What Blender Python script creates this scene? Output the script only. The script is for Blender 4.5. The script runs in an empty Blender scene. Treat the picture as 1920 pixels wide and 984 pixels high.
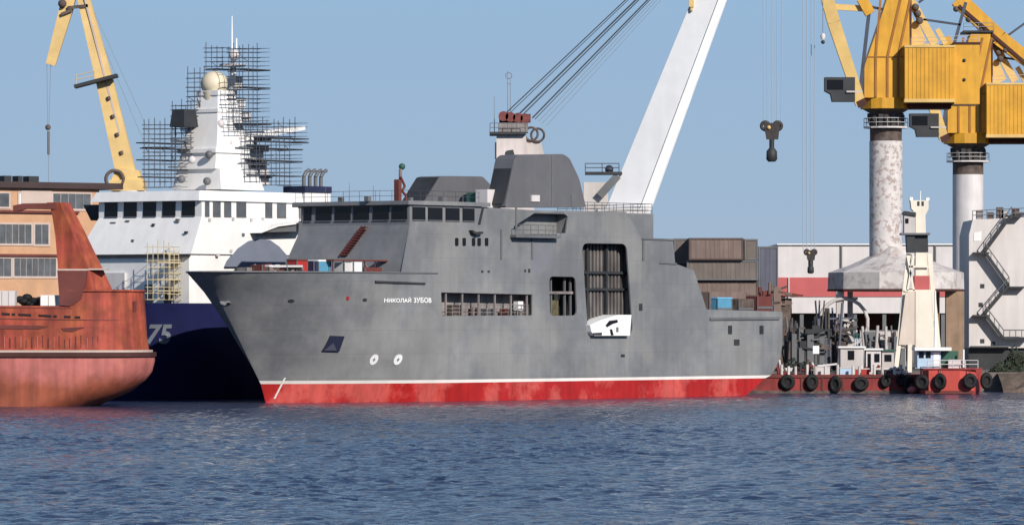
import bpy, bmesh, math, random
import numpy as np
from mathutils import Vector, Matrix
from mathutils.geometry import tessellate_polygon
random.seed(7)
R = math.radians
SC = bpy.context.scene
COL = SC.collection

# ---------------------------------------------------------------- camera, sky, sun, exposure
F, CX, HY, CZ = 10000.0, 960.0, 600.0, 8.0       # focal length in photo pixels, photo centre, horizon row, eye height
cam = bpy.data.cameras.new('camera'); cam_o = bpy.data.objects.new('camera', cam); COL.objects.link(cam_o)
cam_o.location = (0, 0, CZ); cam_o.rotation_euler = (R(90), 0, 0)
cam.lens = 36 * F / 1920; cam.shift_y = (HY - 492) / 1920; cam.clip_start = 1; cam.clip_end = 20000
SC.camera = cam_o
SUN_AZ, SUN_EL = 31.0, 28.0                      # degrees to the right of the line from the subject to the camera
world = bpy.data.worlds.new('World'); SC.world = world; world.use_nodes = True
wn = world.node_tree.nodes; wl = world.node_tree.links
sky = wn.new('ShaderNodeTexSky'); sky.sky_type = 'NISHITA'; sky.sun_disc = False
sky.sun_elevation = R(SUN_EL); sky.sun_rotation = R(180 - SUN_AZ)
sky.altitude = 0; sky.air_density = 1.0; sky.dust_density = 0.15; sky.ozone_density = 3.0
# clear pale blue band low over the river, as on a dry day, blending into the sky model higher up
tcw = wn.new('ShaderNodeTexCoord'); sep = wn.new('ShaderNodeSeparateXYZ'); wl.new(tcw.outputs['Generated'], sep.inputs[0])
rmp = wn.new('ShaderNodeMapRange'); wl.new(sep.outputs[2], rmp.inputs[0])
for i, v_ in enumerate((0.05, 0.5, 1.0, 0.0)): rmp.inputs[i + 1].default_value = v_
rm2 = wn.new('ShaderNodeMapRange'); wl.new(sep.outputs[2], rm2.inputs[0])
for i, v_ in enumerate((-0.005, 0.06, 0.0, 1.0)): rm2.inputs[i + 1].default_value = v_
low = wn.new('ShaderNodeMix'); low.data_type = 'RGBA'; wl.new(rm2.outputs[0], low.inputs[0])
SKY_STR = 0.085
low.inputs[6].default_value = (.306 / SKY_STR, .388 / SKY_STR, .486 / SKY_STR, 1); low.inputs[7].default_value = (.244 / SKY_STR, .376 / SKY_STR, .540 / SKY_STR, 1)
mixw = wn.new('ShaderNodeMix'); mixw.data_type = 'RGBA'; wl.new(rmp.outputs[0], mixw.inputs[0])
wl.new(sky.outputs[0], mixw.inputs[6]); wl.new(low.outputs[2], mixw.inputs[7])
wl.new(mixw.outputs[2], wn['Background'].inputs[0]); wn['Background'].inputs[1].default_value = SKY_STR
sun = bpy.data.lights.new('sun', 'SUN'); sun.energy = 3.9; sun.angle = R(0.5); sun.color = (1.0, 0.93, 0.84)
sun_o = bpy.data.objects.new('sun', sun); COL.objects.link(sun_o)
to_sun = Vector((math.sin(R(SUN_AZ)) * math.cos(R(SUN_EL)), -math.cos(R(SUN_AZ)) * math.cos(R(SUN_EL)), math.sin(R(SUN_EL))))
sun_o.rotation_euler = (-to_sun).to_track_quat('-Z', 'Y').to_euler(); sun_o.location = (150, -100, 200)
SC.view_settings.view_transform = 'Standard'; SC.view_settings.look = 'None'
SC.view_settings.gamma = 1; SC.view_settings.exposure = 0.32; SC.view_settings.use_curve_mapping = False
SC.cycles.max_bounces = 5; SC.cycles.caustics_reflective = False; SC.cycles.caustics_refractive = False

# ---------------------------------------------------------------- helpers
def X(px, d): return (px - CX) * d / F
def Z(py, d): return CZ - (py - HY) * d / F

def mat(name, col, rough=.6, metal=0., var=.12, scale=.4, streak=0., col2=None, amount=.5, scale2=.25, edge=.08, bump=0., bscale=2., spec=.4, seams=0., zband=None):
    m = bpy.data.materials.new(name); m.use_nodes = True
    n = m.node_tree.nodes; l = m.node_tree.links; b = n['Principled BSDF']
    b.inputs['Roughness'].default_value = rough; b.inputs['Metallic'].default_value = metal
    b.inputs['Specular IOR Level'].default_value = spec
    tc = n.new('ShaderNodeTexCoord')
    def noise(sc, det=4, stretch=(1, 1, 1), rg=.55):
        mp = n.new('ShaderNodeMapping'); mp.inputs['Scale'].default_value = stretch; l.new(tc.outputs['Object'], mp.inputs[0])
        t = n.new('ShaderNodeTexNoise'); t.inputs['Scale'].default_value = sc; t.inputs['Detail'].default_value = det
        t.inputs['Roughness'].default_value = rg; l.new(mp.outputs[0], t.inputs['Vector']); return t.outputs[0]
    def mrange(x, a, b2, c, d):
        r = n.new('ShaderNodeMapRange'); l.new(x, r.inputs[0])
        for i, v in enumerate((a, b2, c, d)): r.inputs[i + 1].default_value = v
        return r.outputs[0]
    def mulcol(c, fac):
        v = n.new('ShaderNodeVectorMath'); v.operation = 'MULTIPLY'
        if isinstance(c, tuple): v.inputs[0].default_value = c[:3]
        else: l.new(c, v.inputs[0])
        cb = n.new('ShaderNodeCombineXYZ')
        for i in range(3): l.new(fac, cb.inputs[i])
        l.new(cb.outputs[0], v.inputs[1]); return v.outputs[0]
    c = tuple(col)
    if col2 is not None:
        mx = n.new('ShaderNodeMix'); mx.data_type = 'RGBA'
        h_ = noise(scale2, 6, (1, 1, 1), .65)
        if zband:      # old waterline stain: the second coat shows more and more below this height
            sz = n.new('ShaderNodeSeparateXYZ'); l.new(tc.outputs['Object'], sz.inputs[0])
            ad = n.new('ShaderNodeMath'); ad.operation = 'ADD'; l.new(h_, ad.inputs[0]); l.new(mrange(sz.outputs[2], zband[0], zband[1], .3, -.3), ad.inputs[1]); h_ = ad.outputs[0]
        f = mrange(h_, 1 - amount - edge, 1 - amount + edge, 0, 1)
        l.new(f, mx.inputs[0]); mx.inputs[6].default_value = (*col, 1); mx.inputs[7].default_value = (*col2, 1)
        c = mx.outputs[2]
    if var > 0: c = mulcol(c, mrange(noise(scale, 5), .3, .7, 1 - var, 1 + var))
    if streak > 0: c = mulcol(c, mrange(noise(1.3, 4, (1, 1, .07)), .35, .65, 1 - streak, 1 + streak * .5))
    if seams > 0:      # welded plate edges, laid out along the ship's length and height
        sx = n.new('ShaderNodeSeparateXYZ'); l.new(tc.outputs['Object'], sx.inputs[0]); cb = n.new('ShaderNodeCombineXYZ')
        l.new(sx.outputs[0], cb.inputs[0]); l.new(sx.outputs[2], cb.inputs[1])
        bk = n.new('ShaderNodeTexBrick'); l.new(cb.outputs[0], bk.inputs['Vector']); bk.inputs['Scale'].default_value = 1
        bk.inputs['Brick Width'].default_value = 6.2; bk.inputs['Row Height'].default_value = 2.35; bk.inputs['Mortar Size'].default_value = .045
        bk.inputs['Mortar Smooth'].default_value = .6; bk.inputs['Color1'].default_value = (1, 1, 1, 1); bk.inputs['Color2'].default_value = (.93, .94, .95, 1); bk.inputs['Mortar'].default_value = (1 - seams,) * 3 + (1,)
        v = n.new('ShaderNodeVectorMath'); v.operation = 'MULTIPLY'; l.new(bk.outputs[0], v.inputs[1])
        if isinstance(c, tuple): v.inputs[0].default_value = c[:3]
        else: l.new(c, v.inputs[0])
        c = v.outputs[0]
    if isinstance(c, tuple): b.inputs['Base Color'].default_value = (*c[:3], 1)
    else: l.new(c, b.inputs['Base Color'])
    if bump > 0:
        bp = n.new('ShaderNodeBump'); bp.inputs['Strength'].default_value = 1; bp.inputs['Distance'].default_value = bump
        l.new(noise(bscale, 3), bp.inputs['Height']); l.new(bp.outputs[0], b.inputs['Normal'])
    return m

class MB:
    def __init__(s): s.v = []; s.f = []; s.s = []
    def add(s, vs, fs, smooth=False):
        o = len(s.v); s.v += [tuple(p) for p in vs]; s.f += [tuple(i + o for i in f) for f in fs]; s.s += [smooth] * len(fs); return s
    def box(s, x0, x1, y0, y1, z0, z1):
        return s.add([(x, y, z) for x in (x0, x1) for y in (y0, y1) for z in (z0, z1)],
                     [(0, 1, 3, 2), (4, 6, 7, 5), (0, 4, 5, 1), (2, 3, 7, 6), (0, 2, 6, 4), (1, 5, 7, 3)])
    def loft(s, rings, smooth=False, cap=True, closed=True):
        n = len(rings[0]); vs = [p for r in rings for p in r]; fs = []
        for i in range(len(rings) - 1):
            for j in range(n if closed else n - 1):
                k = (j + 1) % n; fs.append((i * n + j, i * n + k, (i + 1) * n + k, (i + 1) * n + j))
        s.add(vs, fs, smooth)
        if cap:
            s.add(rings[0], [tuple(range(n))]); s.add(rings[-1], [tuple(range(n))])
        return s
    def prism(s, poly, lo, hi, axis='y'):
        def P(p, t): return {'y': (p[0], t, p[1]), 'x': (t, p[0], p[1]), 'z': (p[0], p[1], t)}[axis]
        return s.loft([[P(p, lo) for p in poly], [P(p, hi) for p in poly]])
    def tube(s, p, q, r, n=8, r2=None, smooth=True):
        p = Vector(p); q = Vector(q); d = (q - p).normalized(); r2 = r if r2 is None else r2
        a = d.orthogonal().normalized(); b = d.cross(a)
        ring = lambda c, rr: [c + (a * math.cos(2 * math.pi * i / n) + b * math.sin(2 * math.pi * i / n)) * rr for i in range(n)]
        return s.loft([ring(p, r), ring(q, r2)], smooth)
    def path(s, pts, r, n=6):
        for a, b in zip(pts[:-1], pts[1:]): s.tube(a, b, r, n)
        return s
    def bar(s, p, q, w, h, up=(0, 1, 0), w2=None, h2=None):
        p = Vector(p); q = Vector(q); d = (q - p).normalized(); u = Vector(up)
        a = d.cross(u).normalized(); b = a.cross(d).normalized()
        w2 = w if w2 is None else w2; h2 = h if h2 is None else h2
        ring = lambda c, ww, hh: [c + a * ww / 2 * i + b * hh / 2 * j for i, j in ((-1, -1), (1, -1), (1, 1), (-1, 1))]
        return s.loft([ring(p, w, h), ring(q, w2, h2)])
    def lathe(s, cx, cy, prof, n=24, smooth=True, cap=True):
        return s.loft([[(cx + r * math.cos(2 * math.pi * i / n), cy + r * math.sin(2 * math.pi * i / n), z) for i in range(n)] for r, z in prof], smooth, cap)
    def sphere(s, c, r, n=16, m=10, sz=1.):
        return s.lathe(c[0], c[1], [(max(.001, r * math.sin(math.pi * i / m)), c[2] - sz * r * math.cos(math.pi * i / m)) for i in range(m + 1)], n)
    def torus(s, c, R0, r, axis=(0, 1, 0), n=18, m=8, sx=1.):
        ax = Vector(axis).normalized(); a = Vector((0, 0, 1)) if abs(ax.z) < .9 else Vector((1, 0, 0)); b = ax.cross(a)
        c = Vector(c); rings = []
        for i in range(n):
            t = 2 * math.pi * i / n; d = a * math.cos(t) + b * math.sin(t)
            rings.append([c + d * (R0 + r * math.cos(2 * math.pi * j / m)) + ax * r * sx * math.sin(2 * math.pi * j / m) for j in range(m)])
        return s.loft(rings + [rings[0]], True, False)
    def rail(s, pts, h=1.05, step=1.6, r=.035, rows=3):
        for a, b in zip(pts[:-1], pts[1:]):
            a = Vector(a); b = Vector(b); k = max(1, int((b - a).length / step))
            for i in range(k + 1):
                p = a.lerp(b, i / k); s.tube(p, p + Vector((0, 0, h)), r, 5)
            for j in range(1, rows + 1):
                o = Vector((0, 0, h * j / rows)); s.tube(a + o, b + o, r, 5)
        return s
    def build(s, name, m, parent=None, loc=None, rz=None, recalc=True):
        me = bpy.data.meshes.new(name); me.from_pydata(s.v, [], s.f)
        me.polygons.foreach_set('use_smooth', s.s)
        if recalc:
            bm = bmesh.new(); bm.from_mesh(me); bmesh.ops.recalc_face_normals(bm, faces=bm.faces); bm.to_mesh(me); bm.free()
        me.materials.append(m); me.update()
        o = bpy.data.objects.new(name, me); COL.objects.link(o)
        if parent: o.parent = parent
        if loc: o.location = loc
        if rz is not None: o.rotation_euler = (0, 0, rz)
        return o

def tag(o, label=None, cat=None, group=None, kind=None):
    for k, v in (('label', label), ('category', cat), ('group', group), ('kind', kind)):
        if v: o[k] = v
    return o
def thing(name, label, cat, loc=(0, 0, 0), rz=0., group=None):
    o = bpy.data.objects.new(name, None); COL.objects.link(o); o.empty_display_size = .5
    o.location = loc; o.rotation_euler = (0, 0, rz)
    return tag(o, label, cat, group)
def copy_tree(o, loc=None, label=None):
    c = o.copy(); COL.objects.link(c)
    if loc is not None: c.location = loc
    if label: c['label'] = label
    for ch in o.children:
        d = ch.copy(); COL.objects.link(d); d.parent = c
        for g in ch.children:
            e = g.copy(); COL.objects.link(e); e.parent = d
    return c
class Frame:
    """a plan frame: u runs along (sin A, cos A), v to the right of it; local axes are x = u, y = -v, z up"""
    def __init__(s, x, y, A):
        s.x, s.y, s.A = x, y, A; s.sa, s.ca = math.sin(R(A)), math.cos(R(A)); s.rz = R(90 - A)
    def at(s, px, py, v):
        t = (px - CX) / F; bx = s.x + v * s.ca; by = s.y - v * s.sa
        u = (t * by - bx) / (s.sa - t * s.ca); return u, Z(py, by + u * s.ca)
    def w(s, u, v, z=0.): return (s.x + u * s.sa + v * s.ca, s.y + u * s.ca - v * s.sa, z)
    def root(s, name, label, cat, u=0, v=0, z=0, group=None): return thing(name, label, cat, s.w(u, v, z), s.rz, group)
def interp(x, xs, ys): return float(np.interp(x, xs, ys))
def rounded(poly, r, n=5):
    out = []
    for i, p in enumerate(poly):
        p = Vector(p); a = Vector(poly[i - 1]); b = Vector(poly[(i + 1) % len(poly)])
        da = (a - p); db = (b - p); k = min(r, da.length * .45, db.length * .45)
        p0 = p + da.normalized() * k; p1 = p + db.normalized() * k
        for j in range(n + 1):
            t = j / n; out.append(tuple((p0 * (1 - t) + p * t) * (1 - t) + (p * (1 - t) + p1 * t) * t))
    return out

# ---------------------------------------------------------------- materials
m_grey   = mat('grey_hull_paint', (.174, .179, .190), .5, var=.16, scale=.15, streak=.07, col2=(.240, .239, .237), amount=.51, scale2=.10, edge=.075, bump=.04, bscale=.5, seams=.13)
m_greyc  = mat('casing_grey_paint', (.125, .125, .135), .5, var=.12, scale=.3, streak=.06)
m_greyd  = mat('dark_grey_paint', (.13, .132, .14), .55, var=.15, scale=.4)
m_deckg  = mat('deck_primer', (.20, .15, .13), .8, var=.25, scale=.6)
m_red    = mat('red_antifouling', (.38, .014, .013), .5, var=.2, scale=.25, col2=(.52, .085, .07), amount=.46, scale2=.16, edge=.05, streak=.18)
m_stripe = mat('white_waterline_paint', (.75, .70, .66), .5, var=.08)
m_glass  = mat('dark_glass', (.008, .008, .010), .15, var=0, spec=.25)
m_glassg = mat('grey_glass', (.10, .11, .12), .12, var=.3, scale=.6, spec=.6)
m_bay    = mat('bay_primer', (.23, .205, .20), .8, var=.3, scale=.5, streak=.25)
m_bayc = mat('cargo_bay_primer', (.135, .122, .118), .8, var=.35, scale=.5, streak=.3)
m_pockp = mat('pocket_plate_paint', (.07, .075, .11), .6)
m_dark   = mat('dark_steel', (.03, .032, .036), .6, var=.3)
m_black  = mat('black_rubber', (.007, .007, .008), .75, var=.3)
m_white  = mat('white_paint', (.80, .785, .77), .5, var=.05, scale=.4, streak=.04)
m_boom = mat('boom_white_paint', (.60, .61, .63), .5, var=.05, streak=.03)
m_wallp = mat('bleached_wall', (.60, .56, .545), .75, var=.07, scale=.25, streak=.07)
m_whiteb = mat('bright_white_paint', (.84, .84, .83), .45, var=.03)
m_cream  = mat('cream_radome', (.66, .58, .43), .5, var=.05)
m_navy   = mat('navy_hull_paint', (.011, .013, .058), .4, var=.2, scale=.3)
m_navyd  = mat('dark_navy_paint', (.02, .025, .06), .5, var=.2)
m_shadeb = mat('blue_grey_shade', (.16, .18, .24), .7, var=.1)  # blue-grey standing for shade on the white ship
m_scaf   = mat('scaffold_steel', (.05, .06, .085), .6, var=.3)
m_scafc  = mat('cream_scaffold', (.50, .42, .27), .7, var=.25)
m_rust   = mat('red_lead_primer', (.30, .055, .034), .75, var=.32, scale=.6, streak=.36, col2=(.35, .090, .034), amount=.44, scale2=.26, edge=.12)
m_rustd  = mat('dark_red_lead', (.13, .035, .03), .8, var=.25)
m_pink   = mat('pink_antifouling', (.47, .145, .125), .7, var=.22, scale=.5, streak=.2, col2=(.29, .075, .04), amount=.5, scale2=.2, edge=.14, zband=(1.2, 4.0))
m_wood   = mat('brown_band', (.06, .02, .016), .8, var=.3)
m_brick  = mat('apricot_render', (.50, .29, .17), .85, var=.12, scale=.5)
m_roof   = mat('dark_roof_felt', (.055, .035, .035), .85, var=.2)
m_pale   = mat('pale_frame', (.50, .40, .35), .7, var=.1)
m_yel    = mat('yellow_crane_paint', (.61, .31, .026), .5, var=.12, scale=.5, streak=.14)
m_yelp   = mat('faded_yellow_paint', (.62, .42, .15), .6, var=.12, scale=.5)
m_yelj   = mat('pale_yellow_paint', (.66, .46, .19), .6, var=.1, scale=.5)
m_col    = mat('weathered_white_paint', (.58, .545, .53), .7, var=.12, scale=.6, col2=(.36, .29, .27), amount=.46, scale2=1.7, edge=.04)
m_colc   = mat('white_column_paint', (.62, .59, .59), .6, var=.08, scale=.5, streak=.1)
m_dome   = mat('mottled_plate', (.55, .51, .49), .75, var=.12, scale=.8, col2=(.38, .33, .31), amount=.44, scale2=.7, edge=.05)
m_boxbr  = mat('brown_container', (.185, .135, .118), .75, var=.15, streak=.18)
m_boxgn  = mat('olive_container', (.16, .132, .118), .75, var=.15, streak=.18)
m_boxbl  = mat('slate_plate', (.105, .11, .15), .7, var=.15, streak=.15)
m_brownp = mat('brown_sheet', (.27, .18, .12), .8, var=.25, streak=.2)
m_panel  = mat('pinkish_cream_panel', (.64, .54, .46), .7, var=.08, streak=.08)
m_hall   = mat('white_cladding', (.60, .565, .56), .7, var=.06, streak=.05)
m_hallr  = mat('red_cladding', (.45, .10, .10), .7, var=.08)
m_dockw  = mat('pale_grey_wall', (.50, .46, .44), .75, var=.10, scale=.25, streak=.10)
m_barge  = mat('barge_red', (.22, .028, .026), .7, var=.3, scale=.5, streak=.25)
m_tug    = mat('tug_red', (.48, .06, .045), .6, var=.14, scale=.5, streak=.15)
m_tower  = mat('cream_tower_paint', (.76, .69, .58), .65, var=.08, streak=.06)
m_sky    = mat('light_blue_paint', (.42, .56, .70), .5, var=.1)
m_redp   = mat('red_paint', (.40, .03, .025), .6, var=.2)
m_blue   = mat('blue_tarp', (.09, .28, .42), .6, var=.2)
m_green  = mat('dark_green_paint', (.03, .10, .07), .6, var=.2)
m_quay   = mat('quay_concrete', (.17, .14, .125), .9, var=.3, scale=.3, streak=.2)
m_ground = mat('yard_ground', (.16, .14, .125), .95, var=.25, scale=.1)
m_towp = mat('faded_pink_white', (.60, .53, .51), .7, var=.12, streak=.12)
m_leaf   = mat('dark_leaf', (.028, .038, .022), .8, var=.4, scale=2)
m_rope   = mat('wire_rope', (.22, .24, .27), .6, var=0)
m_cable  = mat('greased_cable', (.045, .055, .065), .6, var=0)
m_skin   = mat('skin', (.45, .28, .2), .7, var=0)
m_mach   = mat('grimy_machinery', (.10, .075, .065), .8, var=.5, scale=1.2)
# ---------------------------------------------------------------- water and ground
def make_water():
    x0, x1, y0, y1, st = -56., 56., 195., 640., .27
    xs = np.arange(x0, x1 + st, st * 1.3); ys = np.arange(y0, y1 + st, st)
    GX, GY = np.meshgrid(xs, ys); H = np.zeros_like(GX); rng = np.random.default_rng(5)
    for i in range(110):
        lam = math.exp(rng.uniform(math.log(.8), math.log(2.5))); th = R(rng.normal(75, 40))
        k = 2 * math.pi / lam; amp = .0046 * lam ** .6; ph = rng.uniform(0, 6.28)
        H += amp * np.sin(k * (GX * math.cos(th) + GY * math.sin(th)) + ph)
    gust = 1 + .35 * np.sin(GX * .11 + GY * .031 + 1) * np.sin(GY * .053 - GX * .05)
    H = H * gust
    ed = np.clip(np.minimum.reduce([GX - xs[0], xs[-1] - GX, GY - ys[0], ys[-1] - GY]) / 6, 0, 1)
    calm = np.clip((560 - GY) / 200, .3, 1)
    H = H * ed * calm
    nx, ny = len(xs), len(ys)
    co = np.stack([GX, GY, H], -1).reshape(-1, 3)
    idx = np.arange(nx * ny).reshape(ny, nx)
    q = np.stack([idx[:-1, :-1], idx[:-1, 1:], idx[1:, 1:], idx[1:, :-1]], -1).reshape(-1, 4)
    X0, X1, Y0, Y1 = xs[0], xs[-1], ys[0], ys[-1]; BIG = 5000.
    ext = [(X0, Y0), (X1, Y0), (X1, Y1), (X0, Y1), (-BIG, -BIG), (BIG, -BIG), (BIG, BIG), (-BIG, BIG)]
    n0 = len(co); co = np.vstack([co, [(a, b, 0.) for a, b in ext]])
    q = np.vstack([q, [(n0 + a, n0 + b, n0 + c, n0 + d) for a, b, c, d in ((4, 5, 1, 0), (5, 6, 2, 1), (6, 7, 3, 2), (7, 4, 0, 3))]])
    me = bpy.data.meshes.new('water'); me.vertices.add(len(co)); me.vertices.foreach_set('co', co.ravel())
    me.loops.add(q.size); me.loops.foreach_set('vertex_index', q.ravel().astype(np.int32))
    me.polygons.add(len(q)); me.polygons.foreach_set('loop_start', np.arange(0, q.size, 4, dtype=np.int32))
    me.polygons.foreach_set('use_smooth', np.ones(len(q), dtype=bool)); me.update(calc_edges=True)
    m = bpy.data.materials.new('river_water'); m.use_nodes = True; n = m.node_tree.nodes; l = m.node_tree.links; b = n['Principled BSDF']
    b.inputs['Base Color'].default_value = (.019, .031, .076, 1); b.inputs['Roughness'].default_value = .05; b.inputs['IOR'].default_value = 1.33
    tc = n.new('ShaderNodeTexCoord'); t = n.new('ShaderNodeTexNoise'); t.inputs['Scale'].default_value = 1.7; t.inputs['Detail'].default_value = 6; t.inputs['Roughness'].default_value = .6
    l.new(tc.outputs['Object'], t.inputs[0]); bp = n.new('ShaderNodeBump'); bp.inputs['Distance'].default_value = .34; bp.inputs['Strength'].default_value = 1
    l.new(t.outputs[0], bp.inputs['Height']); l.new(bp.outputs[0], b.inputs['Normal'])
    me.materials.append(m); o = bpy.data.objects.new('water', me); COL.objects.link(o); tag(o, kind='structure')
make_water()
GZ = 2.0
g = MB()
gp = [(-3000, 640), (26, 640), (26, 600), (3000, 600), (3000, 9000), (-3000, 9000)]
tri = tessellate_polygon([[Vector((a, b, 0)) for a, b in gp]])
g.add([(a, b, GZ) for a, b in gp], tri).build('ground', m_ground); tag(bpy.data.objects['ground'], kind='structure')
q = MB()
for (a, b) in zip(gp[:3], gp[1:4]):
    d = Vector((b[0] - a[0], b[1] - a[1], 0)).normalized(); nrm = Vector((d.y, -d.x, 0)) * .6
    a3, b3 = Vector((a[0], a[1], 0)), Vector((b[0], b[1], 0)); z0, z1 = Vector((0, 0, -4)), Vector((0, 0, GZ + .15))
    q.add([a3 + z0, b3 + z0, b3 + z1, a3 + z1, a3 + z0 + nrm, b3 + z0 + nrm, b3 + z1 + nrm, a3 + z1 + nrm],
          [(4, 5, 6, 7), (3, 2, 6, 7), (0, 1, 2, 3), (0, 3, 7, 4), (1, 5, 6, 2)])
tag(q.build('quay_wall', m_quay), 'weathered concrete quay wall along the water behind the red barge', 'quay wall')

# ---------------------------------------------------------------- hull builder shared by the two big ships
ST_Z = []; ST_U = []
def half_breadth(u, z, stem, B=8.5, uend=16., low_extra=1.5, round_z=(3., 12.6)):
    s = max(0., u - stem(z)); L = uend - stem(z) + max(0., 5.5 - z) * low_extra - 5.2 * min(1., max(0., (z - round_z[0] - 4) / (round_z[1] - round_z[0] - 4)))
    if s >= L: return B
    e = interp(z, round_z, (.95, .5))
    return B * (1 - (1 - s / L) ** 2) ** e
def band_mesh(mb, rows):
    """rows: list of rows of (u, w, z); both sides, smooth"""
    n = len(rows[0])
    for side in (-1, 1):
        vs = [(u, side * w, z) for r in rows for (u, w, z) in r]
        fs = [(i * n + j, i * n + j + 1, (i + 1) * n + j + 1, (i + 1) * n + j) for i in range(len(rows) - 1) for j in range(n - 1)]
        mb.add(vs, fs, True)
FRAC = [0, .006, .02, .045, .08, .12, .17, .23, .3, .38, .47, .57, .68, .79, .9, 1.]
def bow_rows(stem, zs, uend, **k):
    return [[(stem(z) + (uend - stem(z)) * f, half_breadth(stem(z) + (uend - stem(z)) * f, z, stem, uend=uend, **k), z) for f in FRAC] for z in zs]
def aft_rows(stem, tr, zs, uend, **k):
    us = [0, .03, .07, .12, .2, .35, .6, .8, .95, 1.]
    return [[(uend + (tr(z) - uend) * f, half_breadth(uend + (tr(z) - uend) * f, z, stem, uend=uend, **k), z) for f in us] for z in zs]
def transom(mb, tr, zs, B=8.5):
    for a, b in zip(zs[:-1], zs[1:]): mb.add([(tr(a), -B, a), (tr(a), B, a), (tr(b), B, b), (tr(b), -B, b)], [(0, 1, 2, 3)])

# ---------------------------------------------------------------- the grey ship
D0 = CZ * F / 155.
G = Frame(X(498, D0), D0, 38.)
sp = [G.at(a, b, 0) for a, b in ((498, 755), (490, 722), (445, 630), (404, 548), (378, 512))]
gu = [sp[0][0] + .6] + [p[0] for p in sp]; gz = [-2.] + [p[1] for p in sp]; 
def g_stem(z): return interp(z, gz, gu)
TOPZ = 12.6; gz[-1] = TOPZ
def g_tr(z): return interp(z, (-2, 0, 1.8, 2.3, 4.8), (66, 68, 71.5, 73.2, 74.8))
U1 = 16.
grey = G.root('grey_ship', 'grey unfinished patrol ship with red waterline and tall square openings in its side', 'ship')
def G2(px, py, v=8.5): return G.at(px, py, v)
def on_hull(px, py):
    v = 8.5
    for _ in range(25):
        u, z = G.at(px, py, v); v = .5 * v + .5 * half_breadth(u, z, g_stem)
    return u, z
for nm, m, zs in (('boot_topping', m_red, [-2, -1, 0, 1, 1.84]), ('waterline_stripe', m_stripe, [1.84, 2.14]), ):
    b = MB(); band_mesh(b, bow_rows(g_stem, zs, U1)); band_mesh(b, aft_rows(g_stem, g_tr, zs, U1)); transom(b, g_tr, zs); b.build(nm, m, grey)
hull = MB()
ZB = [2.14, 3, 4.2, 5.5, 7, 8.3, 9.2, 10, 10.7, 11.3, 11.8, 12.2, TOPZ]
band_mesh(hull, bow_rows(g_stem, ZB, U1)); band_mesh(hull, aft_rows(g_stem, g_tr, [2.14, 3, 4.2, 5.5], U1))
ZT = G2(1467, 584)[1]
transom(hull, g_tr, [2.14, 3.3, 4.6, ZT])
# bulwark cap rail round the bow
cap_ = MB()
top_row = bow_rows(g_stem, [TOPZ], U1)[0]
pts = [(u, -w, z) for u, w, z in reversed(top_row)] + [(u, w, z) for u, w, z in top_row[1:]]
cap_.path(pts, .09, 6); cap_.build('bulwark_cap', m_greyd, grey)
# flush side plating with its openings
up = [G2(1467, 584), G2(1325, 580), G2(1301, 507), G2(1266, 494), G2(1262, 449), G2(1203, 447), G2(1174, 397), G2(1000, 394), G2(897, 388)]
zrf_ = G2(767, 384)[1]
outline = [(U1, 5.5), (74.8, 5.5)] + up + [(22.2, zrf_), (11.6, zrf_), (11.6, 17.3), (10.3, TOPZ + .02), (U1, TOPZ + .02)]
H_slot = rounded([G2(827, 548), G2(998, 552), G2(998, 591), G2(829, 592)], .12)
H_sq = rounded([G2(1030, 518), G2(1079, 519), G2(1082, 591), G2(1031, 592)], .6)
H_big = rounded([G2(1091, 456), G2(1175, 457), G2(1187, 627), G2(1103, 630)], .9)
H_rec = [G2(1003, 399), G2(1056, 399), G2(1065, 406), G2(1061, 437), G2(960, 440), G2(964, 424)]
holes = [H_slot, H_sq, H_big, H_rec]
polys = [outline] + holes
tri = tessellate_polygon([[Vector((a, b, 0)) for a, b in p] for p in polys])
flat = [p for q in polys for p in q]
hull.add([(a, -8.5, b) for a, b in flat], tri)
outline_s = outline[:-4] + [(15.02, zrf_), (15., 17.3), (14., TOPZ + .02), (U1, TOPZ + .02)]
tri2 = tessellate_polygon([[Vector((a, b, 0)) for a, b in outline_s]])
hull.add([(a, 8.5, b) for a, b in outline_s], tri2)
for h in holes:     # plate edge of each opening
    hull.loft([[(a, -8.5, b) for a, b in h], [(a, -8.34, b) for a, b in h]], cap=False)
hull.build('hull', m_grey, grey, recalc=False)
# rooms behind the openings
def room(name, h, depth, m, grow=.45, ex=None):
    us = [p[0] for p in h]; zs = [p[1] for p in h]
    u0, u1, z0, z1 = min(us) - grow, max(us) + grow, min(zs) - grow * .3, max(zs) + grow
    y0, y1 = -8.33, -8.33 + depth; b = MB()
    vs = [(u, y, z) for u in (u0, u1) for y in (y0, y1) for z in (z0, z1)]
    b.add(vs, [(2, 3, 7, 6), (0, 1, 3, 2), (4, 6, 7, 5), (0, 2, 6, 4), (1, 5, 7, 3)])
    if ex: ex(b, u0, u1, y0, y1, z0, z1)
    return b.build(name, m, grey), (u0, u1, y0, y1, z0, z1)
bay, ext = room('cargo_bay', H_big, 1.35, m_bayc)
u0, u1, y0, y1, z0, z1 = ext
rb = MB()
for i in range(15):
    u = u0 + .5 + i * (u1 - u0 - 1) / 14; rb.box(u - .16, u + .10, y1 - .3, y1 - .01, z0 + .05, z1 - .05)
rb.build('frame_ribs', m_bayc, bay)
for zz in (4.9, 6.6): MB().box(u0 + .05, u1 - .05, y1 - .6, y1 - .31, z0 + zz - .13, z0 + zz + .13).build('stringer', m_dark, bay)
for uu in (.27, .62): MB().box(u0 + (u1 - u0) * uu - .13, u0 + (u1 - u0) * uu + .13, y1 - .62, y1 - .31, z0 + .1, z1 - .1).build('pillar', m_dark, bay)
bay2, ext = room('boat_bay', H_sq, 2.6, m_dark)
u0, u1, y0, y1, z0, z1 = ext
b = MB()
for uu in (.12, .3, .72, .9): b.box(u0 + (u1 - u0) * uu - .09, u0 + (u1 - u0) * uu + .09, y0 + .5, y0 + .7, z0 + .1, z1 - .1)
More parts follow.
